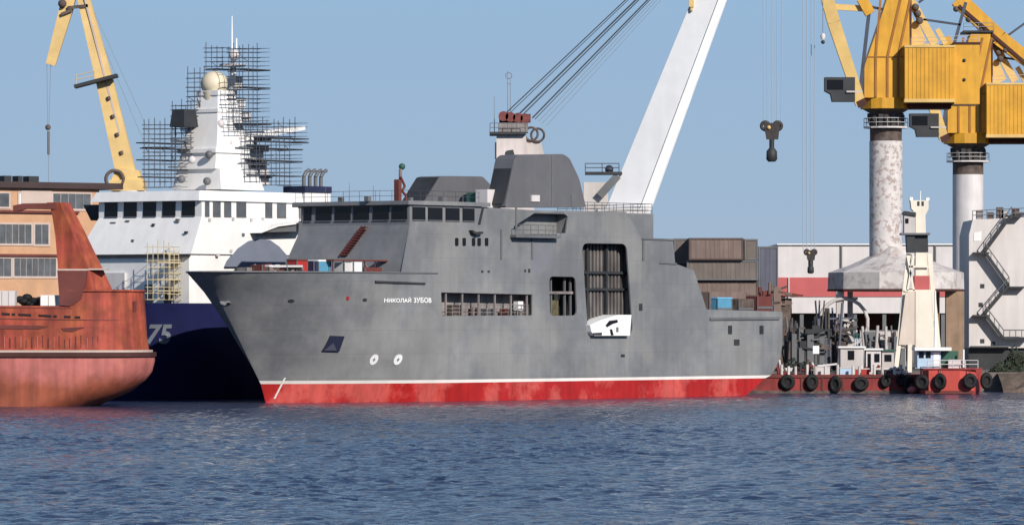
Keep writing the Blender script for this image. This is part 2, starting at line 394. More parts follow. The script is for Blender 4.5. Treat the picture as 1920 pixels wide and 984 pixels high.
b.build('frame_ribs', m_greyd, bay2)
MB().box(u0 + .1, u1 - .1, y0 + .3, y0 + 1, z0 + 2.35, z0 + 2.6).build('platform', m_bay, bay2)
b = MB(); b.box(u0 + 1, u0 + 2.3, y0 + .6, y0 + 1.6, z0 + .15, z0 + 1.1).box(u0 + 1.6, u0 + 3.2, y0 + .8, y0 + 1.8, z0 + .15, z0 + 1.7)
b.build('stowed_gear', mat('olive_gear', (.10, .085, .045), .8, var=.4, scale=1.5), bay2)
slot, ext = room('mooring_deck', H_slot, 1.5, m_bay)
u0, u1, y0, y1, z0, z1 = ext
for i in range(6): MB().box(u0 + 1.4 + i * 2.6, u0 + 1.58 + i * 2.6, y0 + .02, y0 + .16, z0 + .05, z1 - .05).build('stanchion', m_bay, slot)
b = MB(); b.rail([(u0 + .5, y0 + .25, z0 + .1), (u1 - .5, y0 + .25, z0 + .1)], 1.15, 1.1, .035, 3); b.build('railing', m_bay, slot)
MB().box(u0 + 3.2, u0 + 4.6, y0 + .5, y0 + 1.3, z0 + .1, z0 + 1.2).build('winch', m_mach, slot)
MB().tube((u0 + 7, y0 + .9, z0 + .1), (u0 + 7, y0 + .9, z0 + 1.0), .4, 10).build('bollard', m_deckg, slot)
MB().box(u0 + 8.4, u0 + 10.2, y0 + .6, y0 + 1.3, z0 + .1, z0 + .85).build('rope_bin', m_greyd, slot)
MB().tube((u0 + 11.4, y0 + .8, z0 + .5), (u0 + 12.5, y0 + .8, z0 + .5), .4, 10).build('drum', m_rustd, slot)
MB().box(u1 - 2, u1 - 1.2, y0 + .4, y0 + 1, z0 + .7, z0 + 1.6).build('locker', m_whiteb, slot)
rec, ext = room('boat_recess', H_rec, 1.3, m_grey, grow=.02)
u0, u1, y0, y1, z0, z1 = ext
MB().box(G2(956, 440)[0], G2(1040, 440)[0], -9.3, -8.52, z0 - .28, z0 - .02).build('walkway', m_greyd, grey)
b = MB(); b.rail([(G2(956, 440)[0], -9.25, z0), (G2(1040, 440)[0], -9.25, z0)], 1.0, 1.2, .035, 2); b.build('railing', m_greyd, grey)
# decks
dk = MB()
fd = bow_rows(g_stem, [11.5], U1)[0]
dk.add([(u, -w * .99, 11.5) for u, w, z in fd] + [(u, w * .99, 11.5) for u, w, z in reversed(fd)], [tuple(range(2 * len(fd)))])
dk.build('foredeck', m_deckg, grey)
zr = up[7][1] - .12
MB().box(22.3, up[6][0] - .1, -8.48, 8.48, zr - .2, zr).build('upper_deck', m_greyd, grey)
MB().box(up[5][0] - 2.5, up[4][0] - .1, -8.47, 8.47, up[4][1] - .35, up[4][1] - .12).build('hangar_deck', m_greyd, grey)
MB().box(up[4][0] - .5, up[3][0] - .1, -8.47, 8.47, up[3][1] - .35, up[3][1] - .1).build('boat_deck', m_greyd, grey)
MB().box(up[1][0] - 2.5, 74.7, -8.47, 8.47, ZT - 1.0, ZT - .8).build('aft_deck', m_deckg, grey)
b = MB()
b.add([(up[1][0], -8.49, ZT - .9), (up[1][0], 8.49, ZT - .9), (up[2][0], 8.49, up[2][1]), (up[2][0], -8.49, up[2][1])], [(0, 1, 2, 3)])
b.add([(up[2][0], -8.49, up[2][1]), (up[2][0], 8.49, up[2][1]), (up[3][0], 8.49, up[3][1]), (up[3][0], -8.49, up[3][1])], [(0, 1, 2, 3)])
b.add([(up[3][0], -8.49, up[3][1]), (up[3][0], 8.49, up[3][1]), (up[4][0], 8.49, up[4][1]), (up[4][0], -8.49, up[4][1])], [(0, 1, 2, 3)])
b.add([(up[5][0], -8.49, up[5][1]), (up[5][0], 8.49, up[5][1]), (up[6][0], 8.49, up[6][1]), (up[6][0], -8.49, up[6][1])], [(0, 1, 2, 3)])
b.build('aft_bulkhead', m_grey, grey)
# wheelhouse: raked front below, window band, roof
zw, zrf = 17.8, zrf_ + .01
base = [(10.2, -8.44), (23, -8.44), (23, 8.5), (14., 8.5), (9.2, 6.6)]
sill = [(11.58, -8.44), (23, -8.44), (23, 8.5), (15, 8.5), (11.6, 5.2)]
b = MB(); b.loft([[(u, y, 11.45) for u, y in base], [(u, y, 17.3) for u, y in sill]], cap=False)
b.loft([[(u, y, 17.3) for u, y in sill], [(u, y, zrf) for u, y in sill]], cap=True)
b.build('wheelhouse', m_grey, grey)
roof = [(11.1, -8.8), (24, -8.8), (24, 8.9), (14.4, 8.9), (11., 5.9)]
MB().prism(roof, zrf + .01, zrf + .4, 'z').build('wheelhouse_roof', m_grey, grey)
def face_windows(p, q, z0, z1, cuts, out, name='window', m=m_glass, par=grey, th=.06):
    p = Vector((*p, 0)); q = Vector((*q, 0)); d = (q - p).normalized(); nrm = Vector((d.y, -d.x, 0))
    if nrm.dot(Vector(out)) < 0: nrm = -nrm
    for a, b2 in cuts:
        A = p.lerp(q, a); Bq = p.lerp(q, b2); vs = []
        for off in (-.02, th):
            for P, z in ((A, z0), (Bq, z0), (Bq, z1), (A, z1)): vs.append((P.x + nrm.x * off, P.y + nrm.y * off, z))
        w = MB().loft([vs[:4], vs[4:]]).build(name, m, par)
        fr = MB()
        for (P, Q, za, zb) in ((A, Bq, z0 - .09, z0), (A, Bq, z1, z1 + .09)):
            v2 = []
            for off in (-.02, th + .05):
                for S_, z in ((P, za), (Q, za), (Q, zb), (P, zb)): v2.append((S_.x + nrm.x * off, S_.y + nrm.y * off, z))
            fr.loft([v2[:4], v2[4:]])
        fr.build('window_frame', m_greyd, w)
face_windows(sill[4], sill[0], zw, zrf - .12, [(.02, .09), (.134, .28), (.313, .458), (.487, .632), (.67, .816), (.846, .985)], (-1, 0, 0))
swn = [((G2(a, 400)[0] - 11.6) / 10.6, (G2(c, 400)[0] - 11.6) / 10.6) for a, c in ((773, 797), (802, 829), (835, 861), (867, 889))]
face_windows((11.6, -8.5), (22.2, -8.5), zw, zrf - .22, swn, (0, -1, 0))
face_windows(sill[3], sill[4], zw, zrf - .12, [(.1, .45), (.55, .9)], (-1, 0, 0))
# starboard bridge wing
b = MB(); b.box(16.6, 19, 8.52, 10.2, zw - .9, zw - .05); b.build('bridge_wing', m_greyd, grey)
# accommodation ports, slots, drains
def side_patch(name, px, m, dy=.05, par=grey):
    pts = [G2(a, c) for a, c in px]
    return MB().prism(pts, -8.5 - dy, -8.49, 'y').build(name, m, par)
for cx_ in (856, 870, 887.5, 898, 912): side_patch('porthole', rounded([(cx_ - 3, 446), (cx_ + 3, 446), (cx_ + 3, 461), (cx_ - 3, 461)], 2), m_glass)
for x0, x1, y0_, y1_ in ((1198, 1204, 569, 582), (1365, 1372, 610, 626), (1424, 1431, 610, 626), (1376, 1386, 636, 647)): side_patch('scupper', [(x0, y0_), (x1, y0_), (x1, y1_), (x0, y1_)], m_dark)
side_patch('rubbing_bar', [(1330, 595), (1460, 594), (1460, 599), (1330, 600)], m_greyd, .15)
side_patch('exhaust_slit', [(903, 390), (907, 390), (900, 421), (896, 421)], m_dark, .06)
for (x0, y0_, x1, y1_) in ((902, 507, 906, 511), (914, 507, 918, 511), (983, 505, 986, 510), (990, 504, 994, 511), (1164, 664, 1171, 669)): side_patch('drain', [(x0, y0_), (x1, y0_), (x1, y1_), (x0, y1_)], m_dark, .04)
for x0, y0_, y1_ in ((938, 430, 486), (996, 444, 486), (966, 388, 434)): side_patch('drain_pipe', [(x0, y0_), (x0 + 2.5, y0_), (x0 + 2.5, y1_), (x0, y1_)], m_greyd, .1)
side_patch('search_light', rounded([(878, 431), (888, 436), (899, 434), (899, 438), (888, 441), (880, 437)], 2), m_dark, .5)
# marks and fittings on the curved bow
def bow_patch(name, px, m, par=grey, off=.05):
    rin, rout = [], []
    for a, c in px:
        u, z = on_hull(a, c); w = half_breadth(u, z, g_stem)
        e = .05; du = (half_breadth(u + e, z, g_stem) - half_breadth(u - e, z, g_stem)) / (2 * e); nl = math.hypot(du, 1)
        rin.append((u, -(w - .05), z)); rout.append((u - du / nl * off, -(w + off / nl), z))
    return MB().loft([rin, rout]).build(name, m, par)
def oval(cx_, cy_, rx, ry, tilt=0, n=14):
    return [(cx_ + rx * math.cos(t) + tilt * ry * math.sin(t), cy_ - ry * math.sin(t)) for t in [2 * math.pi * i / n for i in range(n)]]
for cx_ in (701, 746): 
    o_ = bow_patch('thruster_mark', oval(cx_, 674, 7.5, 10, .35), m_whiteb, off=.04)
    bow_patch('mark_centre', oval(cx_, 674, 2.2, 3, .35), m_grey, o_, .06)
an = bow_patch('anchor_pocket', [(619, 629), (645, 630), (635, 659), (603, 658)], mat('navy_pocket', (.02, .022, .05), .5), off=.16)
bow_patch('pocket_plate', [(624, 643), (630, 657), (606, 657)], m_pockp, an, .2)
for (a, c, rx, ry, m) in ((426, 568, 7, 3.5, m_stripe), (429, 569, 4, 2, m_black), (546, 564, 6, 3, m_dark), (684, 562, 4, 3, m_dark), (652, 559, 3, 4, m_redp)):
    bow_patch('fairlead', oval(a, c, rx, ry), m, off=.05 if m is not m_black else .09)
bow_patch('bulwark_break', [(703 + 93 * i / 8, 526 + 4 * i / 8) for i in range(9)] + [(796 - 93 * i / 8, 533 - 3 * i / 8) for i in range(9)], m_dark, off=.14)
bow_patch('draught_mark', [(533, 708), (536, 708), (516, 747), (513, 747)], m_stripe, off=.04)
# ship name
def plate_breadth(u, z):      # breadth of the plated surface itself, between the rows it is lofted through
    i = max(0, min(len(ZB) - 2, sum(1 for q_ in ZB if q_ <= z) - 1)); t = (z - ZB[i]) / (ZB[i + 1] - ZB[i]); f = (u - g_stem(z)) / (U1 - g_stem(z))
    if f >= 1: return 8.5
    w = [interp(f, FRAC, [half_breadth(g_stem(zz) + (U1 - g_stem(zz)) * q_, zz, g_stem) for q_ in FRAC]) for zz in (ZB[i], ZB[i + 1])]
    return w[0] + (w[1] - w[0]) * t
def text_mesh(body, size):
    cu = bpy.data.curves.new('t', 'FONT'); cu.body = body; cu.size = size; cu.offset = .03; o = bpy.data.objects.new('t', cu); COL.objects.link(o)
    dg = bpy.context.evaluated_depsgraph_get(); me = bpy.data.meshes.new_from_object(o.evaluated_get(dg)); bpy.data.objects.remove(o); return me
def name_on_hull(body, px0, px1, py0, py1, name, label=None):
    me = text_mesh(body, 1.0); xs = [v.co.x for v in me.vertices]; ys = [v.co.y for v in me.vertices]
    u0, z0_ = on_hull(px0, py1); u1_, _ = on_hull(px1, py1); z1_ = on_hull(px0, py0)[1]
    for v in me.vertices:
        u = u0 + (v.co.x - min(xs)) / (max(xs) - min(xs)) * (u1_ - u0); z = z0_ + (v.co.y - min(ys)) / (max(ys) - min(ys)) * (z1_ - z0_)
        v.co = (u, -(plate_breadth(u, z) + .07), z)
    me.name = name; me.materials.append(m_whiteb); o = bpy.data.objects.new(name, me); COL.objects.link(o); o.parent = grey
    return o
# three letters are taken from the Latin set and the digits, whose outlines fill cleanly
name_on_hull('НИКОЛ\x41Й', 719, 770, 557, 567, 'ship_name'); name_on_hull('\x33УБО\x42', 775, 808, 557.5, 567.5, 'ship_name')
# funnel casings, upper houses
def prof(pxs, v): return [G.at(a, c, v) for a, c in pxs]
def casing(name, pxs, v, th, m=m_greyc): return MB().prism(prof(pxs, v), -v, -v + th, 'y').build(name, m, grey)
c1 = casing('funnel_casing', rounded([(946, 389), (964, 298), (972, 290), (1056, 289), (1068, 297), (1086, 335), (1099, 389)], 5, 3), 6.6, 2.4)
q0 = prof([(946, 386), (965, 299)], 6.6)
c1i = MB(); c1i.add([(q0[0][0] - .06, -6.5, q0[0][1] + .2), (q0[0][0] - .06, -4.3, q0[0][1] + .2), (q0[1][0] - .06, -4.3, q0[1][1]), (q0[1][0] - .06, -6.5, q0[1][1])], [(0, 1, 2, 3)])
c1i.build('casing_intake', m_dark, c1)
pp = prof([(995, 366), (1010, 366), (1010, 378), (995, 378)], 6.6); MB().prism(pp, -6.75, -6.6, 'y').build('vent_box', m_hall, c1)
pp = prof([(1070, 364), (1081, 364), (1083, 389), (1071, 389)], 6.6); MB().prism(pp, -6.66, -6.6, 'y').build('louvre', m_greyd, c1)
pp = prof([(1034, 291), (1036, 291), (1036, 389), (1034, 389)], 6.6); MB().prism(pp, -6.66, -6.6, 'y').build('panel_seam', m_greyd, c1)
c2 = casing('funnel_casing', rounded([(795, 379), (824, 332), (832, 330), (905, 331), (925, 352), (930, 388)], 4, 3), -2.5, 3.0)
q0 = prof([(793, 379), (822, 332)], -2.5)
MB().add([(q0[0][0] + .1, 2.55, q0[0][1]), (q0[0][0] + .1, 5.4, q0[0][1]), (q0[1][0] + .1, 5.4, q0[1][1]), (q0[1][0] + .1, 2.55, q0[1][1])], [(0, 1, 2, 3)]).build('casing_intake', m_dark, c2)
u_, z_ = G.at(908, 388, 3.5)
MB().box(u_ - 1, u_ + 1.2, -3.6, -2, zr, zr + 1.9).build('deck_locker', m_green, grey)
u_, z_ = G.at(930, 388, 5); MB().box(u_ - 1.4, u_ + .7, -5, -3.5, zr, zr + 2.2).build('deck_house', m_hall, grey)
a0, a1 = prof([(1174, 447)], 6.3)[0][0], prof([(1225, 447)], 6.3)[0][0]
MB().box(up[5][0] - 3, a1, -6.3, 6.3, up[5][1] - .1, up[7][1] + .02).build('aft_house', m_grey, grey)
b = MB(); b.rail([(up[6][0] - 6, -6.2, up[7][1] + .03), (a1 - .1, -6.2, up[7][1] + .03), (a1 - .1, 6.2, up[7][1] + .03)], 1.0, 1.2, .035, 3); b.build('railing', m_greyd, grey)
b = MB(); b.rail([(11.3, -8.6, zrf + .4), (22.4, -8.6, zrf + .4)], 1., 1.8, .022, 2); b.rail([(11.3, -8.6, zrf + .4), (11.3, 5.8, zrf + .4)], 1., 1.9, .022, 2); b.build('railing', m_scaf, grey)
side_patch('deck_edge', [(1203, 446), (1262, 448), (1262, 451), (1203, 449)], m_greyd, .1)
side_patch('deck_edge', [(1236, 491), (1268, 493), (1268, 496), (1236, 494)], m_greyd, .1)
side_patch('drain_pipe', [(1204, 450), (1207, 450), (1207, 488), (1204, 488)], m_greyd, .1)
side_patch('paint_patch', [(994, 448), (1037, 450), (1037, 500), (1000, 520), (994, 490)], mat('fresh_primer', (.175, .18, .20), .5, var=.1), .008)
# things on the grey ship
def gthing(name, label, cat, px, py, v, group=None):
    u, z = G.at(px, py, v); return G.root(name, label, cat, u, v, z, group)
def front_v(px, py):
    # where the sight line meets the raked wheelhouse front
    best = min((abs(G.at(px, py, v)[0] - (9.8 + 1.8 * (G.at(px, py, v)[1] - 11.45) / 5.85 - .42)), v) for v in [i * .05 for i in range(-120, 120)])
    return best[1]
va, vb = front_v(640, 480), front_v(682, 424)
la, lb = G.at(640, 480, va), G.at(682, 424, vb)
lad = G.root('ladder', 'red slanting ladder leaning on the raked wheelhouse front of the grey ship', 'ladder', la[0], va, la[1])
LA, LB = Vector((0, 0, 0)), Vector((lb[0] - la[0], -(vb - va), lb[1] - la[1])); side_ = Vector((.03, -.17, 0))
for sg in (-1, 1): MB().bar(LA + side_ * sg, LB + side_ * sg, .1, .22, (0, 1, 0)).build('stringer', m_rustd, lad)
b = MB()
for i in range(12):
    p = LA.lerp(LB, (i + .5) / 12); b.box(p.x - .12, p.x + .12, p.y - .7, p.y + .16, p.z - .04, p.z + .04)
b.build('treads', m_rustd, lad)
def deck_v(px, inset=1.0):
    u, z = on_hull(px, 508); return half_breadth(u, 11.5, g_stem) - inset
def crate(name, label, cat, px0, px1, py0, py1, v, dep, m, top=None, topm=None, group=None, z0=None, fr=None):
    u0, z1 = G.at(px0, py0, v); u1_, zb = G.at(px1, py1, v); zb = z0 if z0 is not None else zb
    r = G.root(name, label, cat, (u0 + u1_) / 2, v, zb, group); hw = (u1_ - u0) / 2; h = z1 - zb
    MB().box(-hw, hw, 0, dep, 0, h).build('body', m, r)
    if topm: MB().box(-hw - .05, hw + .05, -.05, dep + .05, h, h + .16).build('lid', topm, r)
    e = MB()
    for x_ in (-hw, hw): e.box(x_ - .05, x_ + .05, -.06, .0, .02, h - .02)
    e.box(-hw + .06, hw - .06, -.06, 0, h * .45, h * .55); e.build('battens', fr or m_greyd, r)
    return r
crate('gas_rack', 'red cabinet on the foredeck of the grey ship', 'cabinet', 556, 576, 489, 512, deck_v(556), 1.2, m_redp, z0=11.5, topm=m_rustd)
crate('equipment_box', 'light blue box with a white lid on the foredeck', 'box', 597, 620, 490, 512, deck_v(597), 1.3, m_blue, z0=11.5, topm=m_whiteb)
crate('equipment_box', 'navy box beside the light blue box on the foredeck', 'box', 588, 596, 489, 512, deck_v(588), 1.2, m_navyd, z0=11.5)
crate('equipment_box', 'white box with a green panel on the foredeck', 'box', 663, 679, 491, 512, deck_v(663), 1.2, m_whiteb, z0=11.5)
crate('equipment_box', 'grey white box with a dark green hatch left of a white box', 'box', 645, 661, 492, 512, deck_v(645), 1.2, m_hall, z0=11.5, fr=m_green)
crate('winch', 'pinkish winch casing near the bow of the grey ship', 'winch', 505, 536, 500, 512, deck_v(505), 1.2, m_deckg, z0=11.5, topm=m_whiteb)
crate('winch', 'small dark winch close to the red cabinet on the foredeck', 'winch', 538, 554, 495, 512, deck_v(538), 1.2, m_dark, z0=11.5)
crate('mooring_reel', 'dark reel behind the bow bulwark beside a white post', 'reel', 491, 504, 496, 512, deck_v(491), 1.2, m_rustd, z0=11.5)
crate('mooring_reel', 'brown reel nearest the tip of the bow', 'reel', 462, 487, 501, 512, deck_v(462), 1.2, m_bay, z0=11.5)
crate('pallet', 'flat red brown timber stack on the foredeck beside the wheelhouse front', 'pallet', 684, 716, 501, 512, deck_v(684), 1, m_rustd, z0=11.5)
b = MB(); L0 = G.at(620, 487, 6.2); L1 = G.at(738, 487, 6.2); L2 = G.at(776, 484, 6.2)
r_ = G.root('work_platform', 'brown plank platform on posts along the foot of the wheelhouse front', 'platform', L0[0], 6.6, 11.5)
MB().box(0, L1[0] - L0[0], 0, 1, L0[1] - 11.6, L0[1] - 11.45).build('planks', m_rustd, r_)
for i in range(5): MB().box(.2 + i * 1.6, .28 + i * 1.6, .3, .38, 0, L0[1] - 11.6).build('post', m_rustd, r_)
for a_, h_, v_ in ((655, 1.9, -1), (700, 1.6, 2), (712, 1.1, 3), (800, .9, 4), (868, 1.3, 5), (610, 1.5, -3)):
    u_, z_ = G.at(a_, 380, v_); MB().tube((u_, -v_, zrf + .39), (u_, -v_, zrf + .4 + h_), .04, 5, .02).build('whip_aerial', m_greyd, grey)
for a_, v_, s_ in ((690, 4, .5), (830, 5, .6), (770, 6, .4), (640, 0, .45)):
    u_, z_ = G.at(a_, 380, v_); MB().box(u_, u_ + s_, -v_, -v_ + s_, zrf + .38, zrf + .4 + s_).build('roof_vent', m_greyd, grey)
# white launch in the big opening
lp = [(1098, 609), (1118, 600), (1137, 594), (1150, 590), (1176, 590), (1173, 629), (1106, 629), (1101, 622)]
u_, z_ = G2(1101, 630)
ln = G.root('workboat', 'white workboat lying in the bottom of the tall square opening of the grey ship', 'boat', u_, 8.9, z_)
P = lambda a, c: (G2(a, c)[0] - u_, G2(a, c)[1] - z_)
MB().prism([P(*p) for p in lp], -.15, 2., 'y').build('hull', m_whiteb, ln)
MB().prism([P(*p) for p in ((1127, 610), (1134, 601), (1149, 599), (1150, 604), (1140, 607), (1130, 613))], -.2, -.14, 'y').build('window', m_glass, ln)
MB().prism([P(*p) for p in ((1103, 624), (1120, 623), (1120, 628), (1104, 628))], -.2, -.14, 'y').build('fender', m_dark, ln)
MB().prism([P(*p) for p in ((1135, 617), (1139, 617), (1142, 628), (1137, 628))], -.2, -.14, 'y').build('door', m_glass, ln)
MB().prism([P(*p) for p in ((1147, 613), (1151, 613), (1151, 622), (1147, 622))], -.2, -.14, 'y').build('vent', m_greyd, ln)
# red post with lamp on the wheelhouse roof
u_, z_ = G.at(752, 377, 0)
ps = G.root('signal_post', 'dull red brown post with a dark green lamp head on the wheelhouse roof', 'post', u_, 0, zrf + .42)
k = (z_ * 0 + 18.7); S1 = 1 / 18.7
MB().box(-.75, -.35, -.3, .3, 0, 2.35).build('panel', m_rustd, ps)
MB().tube((-.15, 0, 0), (-.1, 0, 3.4), .16).build('pole', m_deckg, ps)
b = MB(); b.path([(-.3, -.2, 2.6), (.35, -.2, 1.7), (-.1, -.2, 1.2), (.5, -.2, .8), (.55, -.2, 0)], .13); b.build('bent_pipe', m_rustd, ps)
MB().sphere((.15, 0, 3.65), .33).build('lamp_head', m_green, ps)
# stern deck clutter
crate('equipment_box', 'blue box on the aft deck of the grey ship', 'box', 1345, 1372, 560, 580, 7.9, .8, m_blue, z0=ZT - .8, topm=mat('sky_tarp', (.16, .42, .62), .6))
crate('capstan', 'dark brown machine on the aft deck right of the blue box', 'machine', 1385, 1412, 560, 580, 6.5, 1.5, m_mach, z0=ZT - .8)
crate('capstan', 'rusty brown machine nearest the stern corner of the grey ship', 'machine', 1420, 1448, 555, 580, 5.5, 1.5, m_rustd, z0=ZT - .8)
crate('skip', 'long brown skip across the aft deck behind the machines', 'skip', 1330, 1400, 547, 580, 2, 2, m_boxbr, z0=ZT - .8)
# ---------------------------------------------------------------- the white ship behind
wf = G.w(2, -26.5)
Wf = Frame(wf[0], wf[1], 38.)
ws = Wf.root('white_ship', 'white superstructured ship with navy hull and scaffolded mast moored behind the grey ship', 'ship')
wu = [.6, 0, -1.5, -4.5, -6.5]; wz = [-2, 0, 3, 8, 9.8]
def w_stem(z): return interp(z, wz, wu)
kk = dict(round_z=(6., 9.8))
b = MB(); zs = [-2, 0, 2, 4, 6, 7, 8, 9, 9.7]
band_mesh(b, bow_rows(w_stem, zs, 16., **kk)); band_mesh(b, aft_rows(w_stem, lambda z: 76., zs, 16., **kk)); transom(b, lambda z: 76., zs)
b.build('hull', m_navy, ws, recalc=False)
fd = bow_rows(w_stem, [9.3], 16., **kk)[0]
b = MB(); b.add([(u, -w * .99, 9.3) for u, w, z in fd] + [(76, -8.45, 9.3), (76, 8.45, 9.3)] + [(u, w * .99, 9.3) for u, w, z in reversed(fd)], [tuple(range(2 * len(fd) + 2))]).build('deck', m_navyd, ws)
def WP(px, py, v=7.5): return Wf.at(px, py, v)
cu, _ = WP(378, 400)
zbot, zsil = WP(378, 476)[1], WP(378, 406)[1]
zr2, zr3 = WP(378, 376)[1], WP(378, 357)[1]
V = 7.5; FW = 6.3
b = MB()      # raked front block
b.loft([[(cu - 1.6, -V, zbot), (cu + 15.6, -V, zbot), (cu + 15.6, V, zbot), (cu - 2.2, V, zbot)], [(cu, -V, zsil), (cu + 15.6, -V, zsil), (cu + 15.6, V, zsil), (cu - .2, FW, zsil)]])
b.loft([[(cu, -V, zsil), (cu + 15.6, -V, zsil), (cu + 15.6, V, zsil), (cu - .2, FW, zsil)], [(cu, -V, zr2), (cu + 15.6, -V, zr2), (cu + 15.6, V, zr2), (cu - .2, FW, zr2)]])
b.build('wheelhouse', m_white, ws)
MB().loft([[(cu - .7, -V - .25, zr2), (cu + 15.6, -V - .25, zr2), (cu + 15.6, V + .4, zr2), (cu - .9, FW + .6, zr2)], [(cu - .3, -V, zr3), (cu + 15.6, -V, zr3), (cu + 15.6, V, zr3), (cu - .5, FW, zr3)]]).build('roof_fascia', m_white, ws)
MB().box(cu - 2.0, cu - 1.63, -V + .05, V + .1, zbot - .3, zbot - .01).build('deck_edge', m_dark, ws)
face_windows((cu - .2, FW), (cu, -V), zsil + .1, zr2 - .05, [(.06 + i * .188, .06 + i * .188 + .125) for i in range(5)], (-1, 0, 0), par=ws)
def fr_on(a, c): 
    ua, ub = WP(a, 390)[0], WP(c, 390)[0]; return ((ua - cu) / 15.5, (ub - cu) / 15.5)
face_windows((cu, -V), (cu + 15.5, -V), zsil + .1, zr2 - .05, [fr_on(a, c) for a, c in ((384, 392), (399, 413), (420, 433), (443, 461), (497, 510), (519, 536))], (0, -1, 0), m=m_glassg, par=ws)
# bow side lower house, side with an arched opening, its shade put into blue-grey
fw2 = cu - 1.62
b = MB(); b.box(fw2, cu + 15.6, -V + .25, V - .3, 9.3, zbot - .012); b.build('deckhouse', m_white, ws)
for a, c in ((318, 328), (338, 344)):      # doors in the front
    pass
ys = V - .25
b = MB(); b.box(fw2 - .06, fw2, -4.9, -3.9, 9.4, 11.4); b.build('door', m_dark, ws)
b = MB(); b.box(fw2 - .06, fw2, -2.4, -1.3, 9.5, 11.6); b.build('door', m_greyd, ws)
b = MB(); b.box(fw2 - .3, fw2 - .02, 1.2, 4.6, 10, 12.8); b.build('locker', m_hall, ws)
b = MB(); b.box(fw2 - .5, fw2 - .02, 4.3, 6.2, 10.2, 12.2); b.build('green_cover', m_green, ws)
ar = [WP(*p) for p in ((422, 500), (428, 487), (445, 466), (465, 452), (483, 448), (505, 450), (522, 462), (536, 478), (545, 500))]
aro = MB(); aro.prism(ar, -V - .12, -V + .1, 'y'); aro.build('arched_opening', m_shadeb, ws)
pp = [WP(*p) for p in ((472, 436), (500, 424), (557, 417), (548, 434))]
MB().prism(pp, -V - 1.3, -V - .01, 'y').build('wing_shadow_block', m_greyd, ws)  # shadow of the bridge wing built as a dark grey block
MB().prism([WP(*p) for p in ((468, 437), (497, 421), (562, 413), (562, 417), (500, 425))], -V - 1.6, -V - .01, 'y').build('white_lip', m_white, ws)
# starboard wing and side panel, their shade put into dark colours
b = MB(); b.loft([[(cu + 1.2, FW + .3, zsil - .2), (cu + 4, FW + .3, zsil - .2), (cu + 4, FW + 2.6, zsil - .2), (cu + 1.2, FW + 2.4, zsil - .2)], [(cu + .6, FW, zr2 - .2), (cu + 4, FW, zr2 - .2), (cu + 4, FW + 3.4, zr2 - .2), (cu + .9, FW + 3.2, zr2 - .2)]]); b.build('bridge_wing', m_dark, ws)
b = MB(); b.loft([[(cu + 1.4, V - .4, 9.4), (cu + 5, V - .4, 9.4), (cu + 5, V + .6, 9.4), (cu + 1.5, V + .6, 9.4)], [(cu + 2.2, FW, zsil - .25), (cu + 5, FW, zsil - .25), (cu + 5, FW + 2.2, zsil - .25), (cu + 2.3, FW + 2., zsil - .25)]]); b.build('shaded_panel', m_shadeb, ws)
for a_, z_, w_, h_, m in ((2.2, zsil - .35, .5, .16, m_greyd), (-1.5, zsil - .8, .3, .3, m_dark), (4.1, zsil - .5, .7, .14, m_greyd), (-4.6, zsil - .4, .4, .4, m_greyd), (-6.2, zsil - 1.6, .25, .25, m_dark), (.6, zsil - 2.4, .3, .3, m_greyd)):
    t_ = (zsil - z_) / (zsil - zbot); MB().box(cu - 1.75 * t_ - .3, cu - 1.75 * t_ + .3, a_ - w_ / 2, a_ + w_ / 2, z_ - h_ / 2, z_ + h_ / 2).build('front_fitting', m, ws)
for a_, c_ in ((392, 412), (432, 470), (455, 440), (408, 478), (470, 412), (436, 410), (492, 410)):
    u_, z_ = WP(a_, c_); MB().box(u_ - .15, u_ + .2, -V - .12, -V + .1, z_ - .15, z_ + .15).build('side_fitting', m_greyd if a_ % 2 else m_dockw, ws)
for (a, c, w_, h_) in ((300, 352, 3, 2.5), (320, 349, 3, 2)): pass
# mast tower
mu, mz = Wf.at(408, 357, 0)
def TM(px): return None
def ring4(py, pl, pr, dep, v=0.):
    ul, z = Wf.at(pl, py, v); ur, z2 = Wf.at(pr, py, v); s_ = (ur - ul) * .6157     # photo width in metres
    h = s_ / 1.4 * 1.03; z = Wf.at((pl + pr) / 2, py, v)[1]; c = Wf.at((pl + pr) / 2, py, v)[0]
    return [(c - h / 2, -h / 2, z), (c + h / 2, -h / 2, z), (c + h / 2, h / 2, z), (c - h / 2, h / 2, z)]
mast = MB(); mast.loft([ring4(357, 320, 498, 0), ring4(318, 330, 484, 0)]); mast.loft([ring4(318, 330, 468, 0), ring4(252, 346, 462, 0), ring4(180, 370, 442, 0)])
mo = mast.build('mast_tower', m_white, ws)
for py, pl, pr, t in ((180, 366, 446, .5), (212, 356, 454, .35), (288, 330, 470, .4)):
    r4 = ring4(py, pl, pr, 0); MB().loft([r4, [(a, b2, c + t) for a, b2, c in r4]]).build('mast_platform', m_white, mo)
cz = Wf.at(400, 243, 0)[1]; c0 = Wf.at(400, 243, 0)[0]
def wingbox(pxa, pxb, py0, py1, t, name):
    # yard across the ship from the mast
    ua, za = Wf.at(pxa, py0, 0); v1 = -(pxb - pxa) / 14.6
    b = MB(); b.loft([[(ua - .9, 0, za - t), (ua + .9, 0, za - t), (ua + .9, 0, za), (ua - .9, 0, za)], [(ua - .5, v1, za - t * .3 + (py0 - py1) / 18.), (ua + .5, v1, za - t * .3 + (py0 - py1) / 18.), (ua + .5, v1, za + (py0 - py1) / 18.), (ua - .5, v1, za + (py0 - py1) / 18.)]]); return b.build(name, m_white, mo)
wingbox(418, 338, 246, 238, 1.0, 'yard')
b = MB(); ua, za = Wf.at(440, 250, 0); ub, zb = Wf.at(552, 237, 0)
